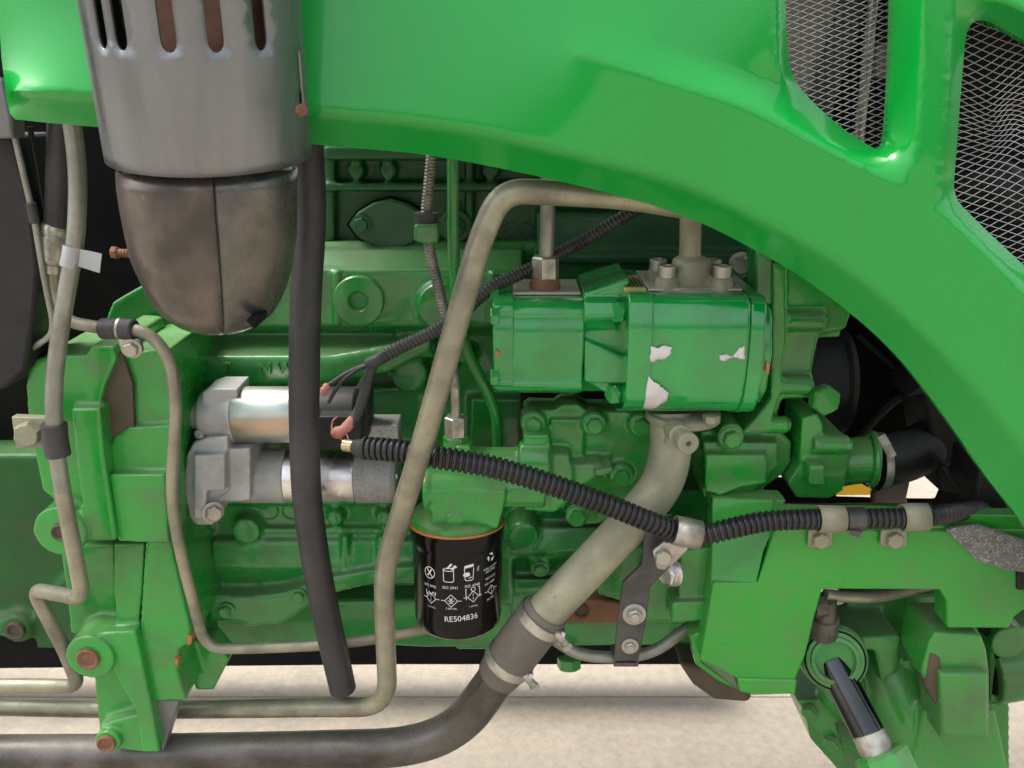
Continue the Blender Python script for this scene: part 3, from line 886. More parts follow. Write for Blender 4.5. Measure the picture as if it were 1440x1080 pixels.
b.prism([(690, 780), (720, 775), (722, 850), (690, 850)], .13, .2)
block = obj('engine_block', b, 'block', tractor, label='dull green engine block behind the hoses and tubes', voxel=.0034, iters=4)

b = MB()
b.prism([(230, 170), (1075, 170), (1075, 346), (230, 346)], .235, .38)
b.prism([(455, 258), (1075, 258), (1075, 268), (455, 268)], .21, .25)
b.prism([(455, 205), (1075, 205), (1075, 225), (455, 225)], .20, .25)
b.prism([(455, 180), (470, 180), (470, 340), (455, 340)], .215, .25)
b.prism([(655, 230), (665, 230), (665, 345), (655, 345)], .215, .25)
b.prism([(755, 300), (1075, 300), (1075, 352), (755, 352)], .20, .25)
b.prism([(750, 356), (1075, 356), (1075, 372), (750, 372)], .185, .25)
for x in (500, 545, 690, 850): b.disc(x, 240, .215, .25, 12)
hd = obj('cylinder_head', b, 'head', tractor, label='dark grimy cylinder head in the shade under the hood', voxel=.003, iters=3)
c = P(505, 422, .155); q = mpp(505, 422, .155)
b = MB(); b.lathe(c, (0, -1, 0), [(-.01, 36 * q), (.006, 36 * q), (.008, 34 * q), (.008, 15 * q), (.006, 13 * q), (-.004, 11 * q), (-.004, 0)], 36)
obj('core_plug', b, 'block', block)
c = P(622, 430, .15)
b = MB(); b.lathe(c, (0, -1, 0), [(-.01, 34 * q), (.004, 34 * q), (.006, 32 * q), (.006, 0)], 36)
obj('core_plug', b, 'block', block)
ov = [(490, 316), (503, 298), (525, 285), (548, 280), (575, 288), (596, 302), (603, 318), (594, 334), (575, 346), (548, 354), (525, 347), (503, 334)]
b = MB(); b.prism([(547 + (x - 547) * 1.05, 317 + (y - 317) * 1.06) for x, y in ov], .216, .25); obj('cover_gasket', b, 'black', hd)
b = MB(); b.prism(ov, .206, .24); cv = obj('oval_cover', b, 'head', hd, bevel=.003)
bolt(508, 316, .204, 11, 'head', hd, 'flange')
bolt(640, 318, .21, 15, 'head', hd, 'washer', name='hex_bolt')
def raised_text(s, px, py, Y, hpx, m, parent, name, spacing=None, depth=.003):
    q = mpp(px, py, Y)
    vs, fs = text_mesh(s, hpx * q * 1.4, depth)
    o = P(px, py, Y)
    mb = MB()
    bv = [mb.bm.verts.new(o + Vector((v.x, -v.z, v.y))) for v in vs]
    for f in fs: mb.face([bv[i] for i in f])
    return obj(name, mb, m, parent)
raised_text('T', 319, 518, .1355, 16, 'block', block, 'cast_lettering')
raised_text('N W', 389, 519, .1355, 17, 'block', block, 'cast_lettering')
raised_text('XXX', 728, 325, .234, 22, 'head', hd, 'cast_lettering')
for x in (378, 410):
    b = MB(); b.torus(P(x, 719, .134), (0, 1, 0), 13 * mpp(x, 719, .13), .0012, 26, 8); obj('cast_ring', b, 'block', block)
for x, y, Y in ((318, 858, .096), (420, 838, .096), (540, 808, .096), (720, 440, .188), (655, 700, .188), (760, 800, .128), (850, 800, .128)):
    bolt(x, y, Y, 9, 'block', block, 'flange', spin=random.random())
# oil pan and black beam beneath
b = MB(); b.prism([(425, 845), (1010, 845), (1010, 908), (600, 912), (470, 905)], .17, .36)
b.prism([(640, 905), (700, 905), (700, 915), (640, 915)], .2, .3)
pan = obj('oil_pan', b, 'block', tractor, label='dark green oil pan under the engine', bevel=.006)
bolt(800, 930, .15, 17, 'block', pan, 'hex', (0, -.3, -1), name='drain_plug')
b = MB(); b.prism([(-460, 890), (560, 893), (1010, 893), (1010, 936), (560, 936), (-460, 946)], .56, .64)
obj('frame_rail', b, 'black', tractor, label='black rail crossing below the engine', bevel=.006)
b = MB(); b.prism([(800, 842), (874, 848), (874, 877), (795, 877)], .09, .15); rp = obj('rusty_lug', b, 'rust', tractor, label='rust brown lug with a hole under the big pipe', bevel=.003)
bolt(818, 859, .089, 11, 'brown', rp, 'socket', name='lug_hole')

# ---------------------------------------------------------------- starter motor
AY = .10
def xl(mb, pts, cy, Y, seg=40):
    """turned body along X: pts = (photo x, radius in photo px)"""
    q = mpp(400, cy, Y)
    o = P(pts[0][0], cy, Y)
    x0 = o.x
    pr = [(P(x, cy, Y).x - x0, r * q) for x, r in pts]
    return mb.lathe(o, (1, 0, 0), pr, seg)
q = mpp(400, 668, AY)
b = MB()
b.prism([(262, 640), (272, 622), (290, 616), (320, 614), (322, 690), (308, 700), (306, 730), (298, 739), (276, 739), (266, 728), (258, 690)], AY - .05, AY + .02)
b.prism([(270, 640), (300, 632), (352, 630), (352, 640), (352, 704), (310, 706), (275, 690)], AY - .045, AY + .03)
b.prism([(272, 640), (316, 640), (316, 690), (290, 690), (290, 730), (272, 730)], AY - .062, AY)
xl(b, [(315, 38), (345, 38), (346, 37)], 668, AY)
starter = obj('starter_motor', b, 'alu', tractor, label='bare metal starter motor with solenoid, behind the black hose', voxel=.0018, iters=4)
b = MB(); xl(b, [(344, 36), (346, 38), (404, 38), (405, 37)], 669, AY); obj('motor_housing', b, 'alu', starter)
b = MB(); xl(b, [(405, 37.6), (406, 38.4), (500, 38.4), (502, 37.4)], 669, AY, 56); obj('motor_case', b, 'bright', starter, label='polished steel band round the motor')
b = MB(); xl(b, [(502, 37.5), (503, 38.6), (552, 38), (560, 33), (561, 0)], 669, AY); b.box(513, 598, 560, 640, AY - .02, AY + .02)
obj('end_cap', b, 'alu_rough', starter, voxel=.0018, iters=3, label='rough grey end cap of the motor')
SY = .085
b = MB(); xl(b, [(284, 30), (288, 36), (322, 37), (333, 39), (336, 39)], 584, SY); b.prism([(284, 552), (300, 547), (334, 547), (334, 622), (300, 624), (284, 610)], SY - .02, SY + .03)
obj('solenoid_nose', b, 'alu', starter, voxel=.0018, iters=4)
b = MB(); xl(b, [(271, 16), (274, 20), (286, 21)], 584, SY); obj('nose_cap', b, 'alu', starter)
b = MB(); xl(b, [(333, 38), (336, 40), (448, 40), (450, 39)], 583, SY, 56); obj('solenoid_case', b, 'irid', starter, label='iridescent plated solenoid cylinder')
b = MB(); xl(b, [(450, 38), (452, 39.5), (502, 39.5), (506, 36)], 583, SY); b.prism([(500, 545), (516, 548), (517, 618), (500, 622)], SY - .03, SY + .02); b.prism([(448, 586), (508, 586), (506, 632), (448, 632)], SY - .05, SY)
obj('solenoid_cap', b, 'blackdust', starter, bevel=.003)
bolt(299, 720, AY - .06, 12, 'zinc', starter, 'flange', (0.5, -.85, 0))
bolt(281, 610, SY - .03, 7, 'alu', starter, 'hex', (-.5, -.8, 0))
bolt(556, 669, AY - .02, 6, 'zinc', starter, 'hex', (1, 0, 0))
b = MB(); b.cyl(P(560, 690, AY), P(606, 668, AY), .006, 14); obj('through_stud', b, 'alu', starter)

# ---------------------------------------------------------------- oil cooler cover, filter head
b = MB()
pl = [(736, 583), (744, 576), (780, 577), (790, 570), (812, 568), (826, 578), (880, 579), (926, 581), (926, 690), (905, 715), (880, 722), (838, 738), (805, 738), (790, 715), (740, 712), (736, 640)]
b.prism(pl, .085, .16)
for px, py in ((750, 596), (836, 597), (902, 598), (874, 670), (812, 724)):
    b.disc(px, py, .072, .1, 18)
b.prism([(774, 590), (822, 590), (820, 700), (774, 700)], .078, .1)
b.prism([(736, 612), (772, 612), (776, 640), (800, 640), (806, 660), (806, 700), (780, 722), (736, 718)], .05, .12)
b.prism([(800, 655), (845, 652), (852, 660), (832, 678), (805, 690)], .055, .1)
b.prism([(836, 662), (862, 658), (864, 663), (850, 670), (838, 670)], .045, .1)
q = mpp(680, 645, .05)
b.cyl(P(598, 652, .06), P(775, 652, .06), 24 * q, 30)
b.cyl(P(730, 648, .06), P(772, 648, .06), 29 * q, 30)
b.cyl(P(597, 690, .036), P(765, 690, .05), 23 * q, 30)
b.cyl(P(596, 690, .036), P(604, 690, .036), 26 * q, 30)
b.prism([(606, 690), (712, 690), (708, 715), (700, 744), (606, 744)], .02, .08)
b.prism([(640, 640), (662, 640), (662, 628), (640, 628)], .04, .07)
b.disc(640, 735, .016, .06, 12)
head = obj('filter_head', b, 'cast', tractor, label='green cast filter head and bolted cooler cover', voxel=.0022, iters=4)
b = MB(); b.prism([(732, 578), (742, 571), (780, 573), (788, 566), (800, 562), (812, 563), (828, 573), (880, 575), (930, 576), (930, 640), (732, 640)], .1, .104); obj('cover_gasket', b, 'brown', head)
for px, py in ((750, 596), (836, 597), (902, 598), (874, 670), (812, 726)):
    bolt(px, py, .071, 12, 'cast', head, 'flange', spin=random.random())
FYC = .055
fc = P(643, 733, FYC); q = mpp(643, 733, FYC)
b = MB(); b.lathe(fc, (0, 0, 1), [(.002, 60 * q), (.004, 64 * q), (.012, 62 * q), (.016, 40 * q), (.03, 36 * q)], 44); obj('filter_base', b, 'cast', head)

# ---------------------------------------------------------------- oil filter
k = q
fprof = [(-.1325, 8 * k), (-.1335, 25 * k), (-.1335, 44 * k), (-.131, 53 * k), (-.125, 59.5 * k), (-.116, 62 * k), (-.026, 63.5 * k), (-.021, 64.5 * k), (-.018, 66 * k), (-.002, 66.5 * k), (-.0005, 66 * k), (0, 60 * k)]
FAX = Vector((0, math.sin(R(6)), math.cos(R(6))))      # the can leans a little away at its top
b = MB(); b.lathe(fc, FAX, fprof, 72)
filt = obj('oil_filter', b, 'filter', tractor, label='black spin-on oil filter with white printed symbols')
b = MB(); b.lathe(fc, FAX, [(-.0008, 60 * k), (-.0008, 66.8 * k), (.0018, 66.8 * k), (.0018, 60 * k)], 60); obj('seal_ring', b, 'gasket', filt, label='orange seal ring on top of the filter')
FR = 63 * k + .0002
pr = MB()
FW = FAX.cross(Vector((1, 0, 0))).normalized()
if FW.y > 0: FW = -FW
def on_filter(px, py):
    """where the sight line through that photo point meets the can: its angle round the axis and height along it"""
    a0 = math.asin(max(-.97, min(.97, (px - 643) / 65.0)))
    d = P(px, py, 0) - CAM
    t = ((fc + FW * FR * math.cos(a0)) - CAM).dot(FW) / d.dot(FW)
    return a0, (CAM + d * t - fc).dot(FAX)
def print_pts(px, py, pts, tilt=0.0):
    a0, z0 = on_filter(px, py)
    out = []
    for u, v in pts:
        uu, vv = u * math.cos(tilt) - v * math.sin(tilt), u * math.sin(tilt) + v * math.cos(tilt)
        z = z0 + vv
        rr = 62 * k + (z + .116) / .09 * 1.5 * k + .00025
        a = a0 + uu / rr
        out.append(fc + Vector((1, 0, 0)) * rr * math.sin(a) + FW * rr * math.cos(a) + FAX * z)
    return out
def ink_text(s, px, py, hpx, tilt=0.0):
    vs, fs = text_mesh(s, hpx * k * 1.38)
    p3 = print_pts(px, py, [(v.x, v.y) for v in vs], tilt)
    bv = [pr.bm.verts.new(p) for p in p3]
    for f in fs: pr.face([bv[i] for i in f])
def ink_line(px, py, pts, wpx=1.0, tilt=0.0, closed=False):
    pts = [Vector((x * k, y * k)) for x, y in pts]
    if closed: pts = pts + [pts[0]]
    h = wpx * k / 2
    for a, b2 in zip(pts, pts[1:]):
        d = b2 - a
        if d.length < 1e-7: continue
        nn = Vector((-d.y, d.x)).normalized() * h
        d = d.normalized() * h * .6
        qd = print_pts(px, py, [(a - d + nn), (a - d - nn), (b2 + d - nn), (b2 + d + nn)], tilt)
        pr.face([pr.bm.verts.new(p) for p in qd])
def ink_fill(px, py, pts, tilt=0.0):
    pr.face([pr.bm.verts.new(p) for p in print_pts(px, py, [(x * k, y * k) for x, y in pts], tilt)])
def circ(r, n=22, cx=0, cy=0): return [(cx + r * math.cos(2 * math.pi * i / n), cy + r * math.sin(2 * math.pi * i / n)) for i in range(n)]
TL = R(3)
ink_line(607, 805, circ(8.2), 1.1, closed=True)
ink_line(607, 805, [(-4.5, 6), (4.5, -6)], 1.3); ink_line(607, 805, [(3.5, 5), (-3, -4)], 1.8)
ink_text('ISO 2942', 607, 823.5, 3.8, -TL)
def diamond(px, py, r, tilt=0):
    ink_line(px, py, [(0, r), (r, 0), (0, -r), (-r, 0)], 0.9, tilt, True)
    ink_line(px, py, [(-r - 5, 0), (-r, 0)], .9, tilt); ink_line(px, py, [(r, 0), (r + 5, 0)], .9, tilt)
    ink_line(px, py, [(0, 4), (0, 1)], .8, tilt); ink_line(px, py, [(0, -1), (0, -4)], .8, tilt)
diamond(608, 841, 8)
ink_line(608, 841, [(-8, 11), (-7, 4), (-3, 9), (1, 5), (4, 10), (7, 5), (8, 10)], 1.0)
ink_text('<172 kPa', 608, 853.5, 2.6, -TL)
# can with tools
ink_line(634, 808, [(-7, 6), (-7, -9), (-5, -11), (5, -11), (7, -9), (7, 6)], 1.0); ink_line(634, 808, [(-7.5, 7), (-4, 4.8), (4, 4.8), (7.5, 7), (4, 9), (-4, 9)], 1.0, 0, True)
ink_fill(634, 808, [(-3, 8), (3, 16), (6, 15), (0, 8)]); ink_fill(634, 808, [(3, 8), (9, 14), (12, 11), (5, 7)])
ink_text('ISO 2941', 636, 827, 4.2)
diamond(637, 845.5, 9)
for a in range(6): ink_line(637, 845.5, [(1 * math.cos(a * 1.047), 1 * math.sin(a * 1.047)), (4.5 * math.cos(a * 1.047), 4.5 * math.sin(a * 1.047))], .9)
ink_text('2 000 kPa', 637, 856.5, 2.8)
# cup
ink_line(663, 806, [(-7, 7), (-6, -9), (-4, -10.5), (3, -10.5), (5, -9), (6, 7)], 1.0); ink_fill(663, 806, [(-7, 7), (-7, 11), (6, 13), (6, 9)])
ink_fill(663, 806, [(-9, -1), (-4, 1.5), (0, 1), (1, -3), (-3, -5), (-8, -4)]); ink_line(663, 806, [(-1, -7), (3, -6)], 1.2)
ink_text('MIN', 675, 799, 3, R(80))
ink_text('ISO 4548', 667, 823.5, 4.2, TL)
diamond(668, 839, 8, TL); ink_line(668, 839, [(-10, -3), (-10, 12), (10, 13), (10, -2)], 1.0, TL); ink_line(668, 849.5 - 21, circ(3, 12), .9, TL, True)
ink_text('< 69 kPa', 668, 852.5, 2.6, TL)
# recycling mark and notes at the turn of the can
for a in (90, 210, 330):
    ca, sa = math.cos(R(a)), math.sin(R(a))
    ink_fill(692, 783, [(ca * 6 - sa * 3.4, sa * 6 + ca * 3.4), (ca * 6 + sa * 3.4, sa * 6 - ca * 3.4), (ca * 2.5 + sa * 4.5, sa * 2.5 - ca * 4.5), (ca * 2.5 + sa * 1, sa * 2.5 - ca * 1)])
ink_text('SHELL & ENDS', 692, 797, 3.0, R(8)); ink_text('ARE STEEL', 692, 801.5, 3.0, R(8))
ink_text('RECYCLE', 692, 811, 3.4, R(8)); ink_text('ISO 16889', 691, 819, 3.2, R(8))
diamond(693, 829, 7, R(6)); ink_text('FILTER', 692, 841, 3.4, R(9))
ink_text('RE504836', 651, 870.5, 8.4, R(4))
obj('printed_marking', pr, 'ink', filt, normals=False)

# ---------------------------------------------------------------- hydraulic pump
b = MB()
def lobe_profile(y0, y1, Yf, Yb, d=.012):
    h = y1 - y0
    return [(y0, Yf + d * 2.2, Yb), (y0, Yf + d * 2.2), (y0 + h * .05, Yf + d * 1.2), (y0 + h * .1, Yf + d * .55), (y0 + h * .18, Yf + d * .2), (y0 + h * .24, Yf + d * .25),
            (y0 + h * .3, Yf + d * .05), (y0 + h * .48, Yf - d * .05), (y0 + h * .65, Yf + d * .2), (y0 + h * .78, Yf + d * .6), (y0 + h * .88, Yf + d * .9), (y0 + h * .92, Yf + d * .7), (y0 + h * .97, Yf + d * .85), (y1, Yf + d * 1.5), (y1, Yb)]
b.xprism(lobe_profile(416, 552, .0, .12), 697, 822, 480, .0)
pump = obj('hydraulic_pump', b, 'pump', tractor, label='shiny green hydraulic pump with chipped paint under the hood', bevel=.002)
b = MB(); b.xprism(lobe_profile(413, 550, -.001, .11), 693, 723, 480, .0); obj('pump_end_cover', b, 'pump', pump, bevel=.002)
b = MB()
b.prism([(822, 412), (885, 392), (890, 555), (850, 552), (822, 535)], .01, .11)
b.xprism([(414, .02, .1), (414, .02), (424, .0), (445, -.004), (455, .004), (470, .012), (535, .02), (550, .04), (550, .1)], 820, 868, 480, .0)
b.prism([(822, 478), (884, 505), (884, 540), (822, 538)], .0, .05)
obj('pump_adapter', b, 'pump', pump, voxel=.002, iters=3)
b = MB()
prof = [(411, -.002, .12), (411, -.002), (413, -.014), (418, -.022), (428, -.028), (460, -.033), (500, -.034), (530, -.032), (558, -.028), (570, -.022), (576, -.012), (578, -.002), (578, .12)]
b.xprism(prof, 886, 1052, 490, -.03)
b.xprism([(p[0] + 1.5,) + tuple(Y + .0025 for Y in p[1:]) for p in prof], 1052, 1076, 490, -.03)
b.xprism([(424, .1), (424, .01), (432, -.008), (450, -.016), (500, -.026), (550, -.018), (566, 0), (566, .1)], 1070, 1085, 490, -.02)
obj('pump_body', b, 'pump', pump, bevel=.003, label='large pump body with white paint chips')
b = MB(); b.xprism([(p[0] - 1,) + tuple(Y - .0018 for Y in p[1:]) for p in prof], 882, 917, 490, -.03); obj('pump_flange', b, 'pump', pump, bevel=.002)
for px, py, Y in ((690, 416, .03), (690, 445, .0), (690, 530, .01)):
    bolt(698, py, Y, 13, 'pump', pump, 'hex', (-1, 0, 0))
bolt(872, 438, .0, 16, 'pump', pump, 'hex', (-.75, -.65, 0)); bolt(866, 553, .01, 15, 'pump', pump, 'hex', (-.7, -.7, 0))
def chip_patch(pts, off):
    # flake of bare primer lying on the curved pump wall
    def Ysurf(y):
        for (a, Ya), (c, Yc) in zip(prof[1:-1], prof[2:]):
            if a <= y <= c: return Ya + (Yc - Ya) * (y - a) / max(1e-6, c - a)
        return -.01
    out = []
    for p, q_ in zip(pts, pts[1:] + pts[:1]):
        for t in (0, .35, .7):
            j = 0 if t == 0 else 1.3
            out.append((p[0] + (q_[0] - p[0]) * t + random.uniform(-j, j), p[1] + (q_[1] - p[1]) * t + random.uniform(-j, j), 0))
    return relief(out, [], [], step=4, soft=0, to3=lambda x, y, d: P(x, y, Ysurf(y) - off))
obj('paint_chip', chip_patch([(915, 487), (927, 489), (935, 485), (945, 488), (944, 497), (936, 505), (928, 505), (915, 510)], .0025), 'chip', pump, thick=.0006)
obj('paint_chip', chip_patch([(1011, 500), (1022, 498), (1030, 501), (1038, 492), (1047, 486), (1048, 504), (1040, 505), (1030, 502), (1020, 508), (1012, 506)], .0006), 'chip', pump, thick=.0006)
obj('paint_chip', chip_patch([(913, 528), (920, 538), (928, 541), (934, 548), (941, 553), (938, 563), (926, 571), (917, 575), (904, 574), (908, 552)], .0026), 'chip', pump, thick=.0006)
for pts, yy in (([(1078, 508), (1083, 512), (1081, 526), (1077, 522)], -.0215),):
    b = MB(); b.prism(pts, yy - .006, yy); obj('paint_chip', b, 'gasket', pump)
b = MB(); b.prism([(697, 492), (702, 495), (701, 505), (697, 503)], -.0025, .01); obj('paint_chip', b, 'gasket', pump)
b = MB(); b.prism([(733, 540), (940, 540), (940, 640), (733, 640)], .13, .18); obj('gap_shade_block', b, 'black', tractor, bevel=.003)  # added black block stands for the shade in the hollow below the pump
# top plates, label, fittings
def flat(out, Yf, Yb, zpx, th=.003):
    """horizontal plate: x range in photo px, front edge Yf, back edge Yb, lying at the height of photo row zpx (at Yf)"""
    z = P(720, zpx, Yf).z
    (xa, xb), (xc, xd) = out
    f = [P(xa, zpx, Yf).x, P(xb, zpx, Yf).x]
    pts = [Vector((f[0], Yf, z)), Vector((f[1], Yf, z)), Vector((f[1] + (xd - xb) * .0008, Yb, z)), Vector((f[0] + (xc - xa) * .0008, Yb, z))]
    return MB().prism3([p + Vector((0, 0, th)) for p in pts], pts)
b = flat(((722, 817), (722, 817)), .028, .1, 415); obj('masked_plate', b, 'paleplate', pump, bevel=.001, label='bare metal pad round the left port')
b = flat(((912, 1044), (912, 1044)), -.001, .1, 410); obj('masked_plate', b, 'paleplate', pump, bevel=.001, label='bare metal pad round the right port')
b = flat(((878, 908), (878, 908)), .002, .07, 410, .004); lb = obj('pump_label', b, 'labelyellow', pump, label='small yellow label plate on top of the pump')
lb0 = P(893, 409, .03)
pr2 = MB()
for i in range(5):
    x = P(882 + i * 5.2, 409, .0).x
    pr2.prism3([Vector((x, .006, lb0.z)), Vector((x + .0016, .006, lb0.z)), Vector((x + .0016, .05 - .006 * (i % 3), lb0.z)), Vector((x, .05 - .006 * (i % 3), lb0.z))],
               [Vector((x, .006, lb0.z - .002)), Vector((x + .0016, .006, lb0.z - .002)), Vector((x + .0016, .05, lb0.z - .002)), Vector((x, .05, lb0.z - .002))])
pz = P(893, 409, .0).z + .0045
for v in pr2.bm.verts: v.co.z = pz if v.co.z > lb0.z - .001 else pz - .002
obj('label_print', pr2, 'inkdark', pump)
NY = .05
q = mpp(766, 380, NY)
b = MB(); o = P(766, 413, NY); b.lathe(o, (0, 0, 1), [(-.002, 22 * q), (.012, 22 * q), (.014, 20 * q), (.018, 20 * q)], 28); fit = obj('port_fitting', b, 'rust', pump, label='rust brown port collar with a steel nut above')
b = MB(); b.hexprism(P(767, 397, NY), P(767, 360, NY), 19.5 * q, 0.25); obj('union_nut', b, 'zinc', pump)
b = MB(); b.tube(pix([(768, 366, NY), (770, 320, NY), (771, 230, NY)]), 10.5 * q, 16); obj('pressure_line', b, 'tube_grey', tractor, label='thin upright line rising from the pump nut')
# four-bolt flange
FY = .03
q = mpp(970, 390, FY)
b = MB()
zt = P(970, 410, FY).z
o = P(970, 406, FY)
b.lathe(o, (0, 0, 1), [(-.004, 50 * q), (.004, 50 * q), (.006, 46 * q)], 36)
b.lathe(o, (0, 0, 1), [(-.004, 30 * q), (.02, 30 * q), (.032, 26 * q), (.036, 15 * q)], 30)
for dx, dy in ((-38, -.018), (38, -.018), (-42, .02), (36, .02)):
    c = o + Vector((dx * q, dy, 0))
    b.lathe(c, (0, 0, 1), [(-.004, 20 * q), (.008, 18 * q), (.016, 15 * q), (.017, 13 * q)], 22)
b.prism3([o + Vector((dx * q, dy, .011)) for dx, dy in ((-42, -.02), (42, -.02), (42, .02), (-42, .02))], [o + Vector((dx * q, dy, -.004)) for dx, dy in ((-46, -.024), (46, -.024), (46, .024), (-46, .024))])
flg = obj('pipe_flange', b, 'beige', pump, voxel=.0018, iters=5, label='dusty beige pipe flange with four cap screws')
for dx, dy in ((-38, -.018), (38, -.018), (-42, .02), (36, .02)):
    c = o + Vector((dx * q, dy, .018))
    s = bpy.data.objects.new('cap_screw', bolt_mesh('cap', 'zinc'))
    place(s, pump, c); s.scale = (12.5 * q,) * 3
b = MB(); b.tube(pix([(969, 385, FY), (971, 340, FY), (972, 230, FY)]), 15 * q, 20); obj('pressure_pipe', b, 'beige', tractor, label='beige upright pipe rising from the four bolt flange')
bolt(1043, 372, .12, 14, 'zinc', pump, 'flange', (-.3, -1, 0), label='plain steel bolt behind the pump')
b = MB(); b.prism([(1062, 345), (1086, 345), (1086, 430), (1062, 425)], .05, .09); obj('bracket_post', b, 'block', pump, bevel=.003)

# ---------------------------------------------------------------- timing cover right of the pump
b = MB()
b.prism([(1086, 370), (1108, 372), (1108, 470), (1096, 560), (1080, 610), (1040, 612), (1062, 590), (1084, 560)], .05, .15)
b.prism([(1106, 372), (1168, 380), (1200, 430), (1190, 462), (1152, 470), (1142, 520), (1150, 560), (1100, 562), (1085, 612), (1060, 610), (1095, 540)], .07, .17)
q = mpp(1130, 450, .06)
for x0, x1, y, r, Y in ((1104, 1158, 451, 14, .066), (1095, 1140, 541, 14, .06), (1074, 1108, 597, 13, .06)):
    b.cyl(P(x0, y, Y), P(x1, y, Y), r * q, 24)
b.prism([(1150, 434), (1186, 436), (1182, 474), (1150, 476)], .075, .15)
tim = obj('timing_cover', b, 'cast', tractor, label='green gear cover with bolt bosses right of the pump', voxel=.0024, iters=4)
for x, y, Y in ((1156, 451, .066), (1138, 541, .06), (1106, 597, .06)):
    bolt(x, y, Y, 9, 'cast', tim, 'hex', (1, -.25, 0))
bolt(1157, 561, .055, 22, 'cast', tim, 'hex', (.15, -1, .1), .4, label='large green hex head facing out')
# drive pulley and dark fan area
b = MB(); q = mpp(1170, 535, .15)
b.lathe(P(1120, 535, .2), (1, 0, 0), [(0, 70 * q), (.045, 72 * q), (.05, 78 * q), (.056, 78 * q), (.058, 72 * q)], 48)
obj('pulley', b, 'blackdust', tractor, label='dark pulley edge behind the gear cover')
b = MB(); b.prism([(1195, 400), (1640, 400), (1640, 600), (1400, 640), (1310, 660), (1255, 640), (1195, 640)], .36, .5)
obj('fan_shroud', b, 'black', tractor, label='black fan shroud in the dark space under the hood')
b = MB(); b.prism([(1275, 560), (1300, 555), (1320, 690), (1420, 710), (1470, 740), (1640, 900), (1640, 520), (1380, 480)], .12, .2); obj('shroud_rib', b, 'blackdust', tractor, bevel=.004)
b = MB(); b.prism([(1380, 650), (1400, 648), (1425, 725), (1440, 760), (1415, 770), (1372, 700)], .03, .1); obj('splash_flap', b, 'blackdust', tractor, bevel=.004)
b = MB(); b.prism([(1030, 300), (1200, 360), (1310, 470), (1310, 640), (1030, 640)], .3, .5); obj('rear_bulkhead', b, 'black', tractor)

# ---------------------------------------------------------------- mount block, thermostat outlet
b = MB()
f = [(985, 640), (1000, 660), (1068, 662), (1106, 632), (1112, 618), (1100, 612), (1040, 608), (990, 604)]
b.prism([(986, 606), (1040, 604), (1100, 608), (1114, 622), (1112, 650), (1100, 668), (1068, 690), (1040, 692), (1012, 706), (990, 700), (986, 680)], .07, .15)
b.prism([(992, 640), (1078, 640), (1078, 680), (1040, 686), (1012, 698), (992, 690)], .035, .15)
b.prism([(989, 622), (1094, 624), (1094, 655), (1060, 690), (1010, 700), (989, 690)], .05, .15)
b.disc(1028, 614, .045, .1, 19)
b.disc(1021, 699, .055, .1, 14)
mt = obj('mount_block', b, 'cast', tractor, label='faceted green block below the pump with two bolts', voxel=.0022, iters=3)
bolt(1028, 616, .044, 13, 'cast', mt, 'flange'); bolt(1021, 699, .054, 12, 'cast', mt, 'flange')
b = MB()
q = mpp(1180, 650, .06)
b.prism([(1128, 588), (1150, 582), (1158, 598), (1158, 625), (1136, 640), (1126, 625)], .05, .12)
b.prism([(1142, 612), (1188, 612), (1196, 640), (1186, 690), (1166, 702), (1120, 700), (1108, 680), (1124, 655), (1126, 625)], .05, .13)
b.cyl(P(1142, 624, .05), P(1193, 624, .05), 13 * q, 24)
b.prism([(1138, 655), (1160, 655), (1160, 682), (1138, 682)], .028, .1)
ol = catmull(pix([(1160, 655, .09), (1200, 648, .085), (1228, 646, .08)]), 5)
b.tube(ol, 34 * q, 30)
out = obj('thermostat_housing', b, 'cast', tractor, label='green outlet housing with a hose clamped to it', voxel=.0022, iters=4)
bolt(1192, 626, .045, 9, 'cast', out, 'hex', (1, -.3, 0))
b = MB(); b.torus(P(1226, 646, .08), (1, -.15, 0.0), 36 * q, .0045, 40, 10); obj('outlet_lip', b, 'cast', out)
b = MB(); b.tube(catmull(pix([(1226, 650, .085), (1245, 648, .095), (1275, 640, .12), (1310, 622, .16), (1360, 585, .22)]), 6), 38 * q, 28); obj('coolant_hose', b, 'blackdust', out, label='black coolant hose leaving the outlet')
b = MB(); b.lathe(P(1231, 649, .084), Vector((1, .0, .05)), [(0, 41.2 * q), (.0001, 42 * q), (.009, 42 * q), (.0091, 41.2 * q)], 44, False); hc = obj('hose_clamp', b, 'zinc', out)
b = MB(); b.tube(pix([(1238, 612, .05), (1255, 642, .04)]), 6 * q, 8); obj('clamp_screw', b, 'zinc', out)

b = MB(); b.prism([(1150, 650), (1229, 650), (1227, 697), (1150, 698)], .8, .86); obj('yellow_bracket', b, 'yellow', tractor, label='yellow painted piece glimpsed under the hose outlet', bevel=.004)

b = MB(); b.prism([(1000, 672), (1176, 672), (1176, 699), (1285, 702), (1316, 702), (1332, 664), (1350, 640), (1380, 760), (1000, 760)], .3, .306); obj('dark_gap_sheet', b, 'black', tractor, bevel=.004)  # thin black sheet added so the gap under the outlet stays dark
b = MB(); b.prism([(1228, 692), (1262, 668), (1284, 664), (1276, 700), (1280, 725), (1228, 725)], .2, .215); obj('dusty_bracket', b, 'tube_dark', tractor, bevel=.004)
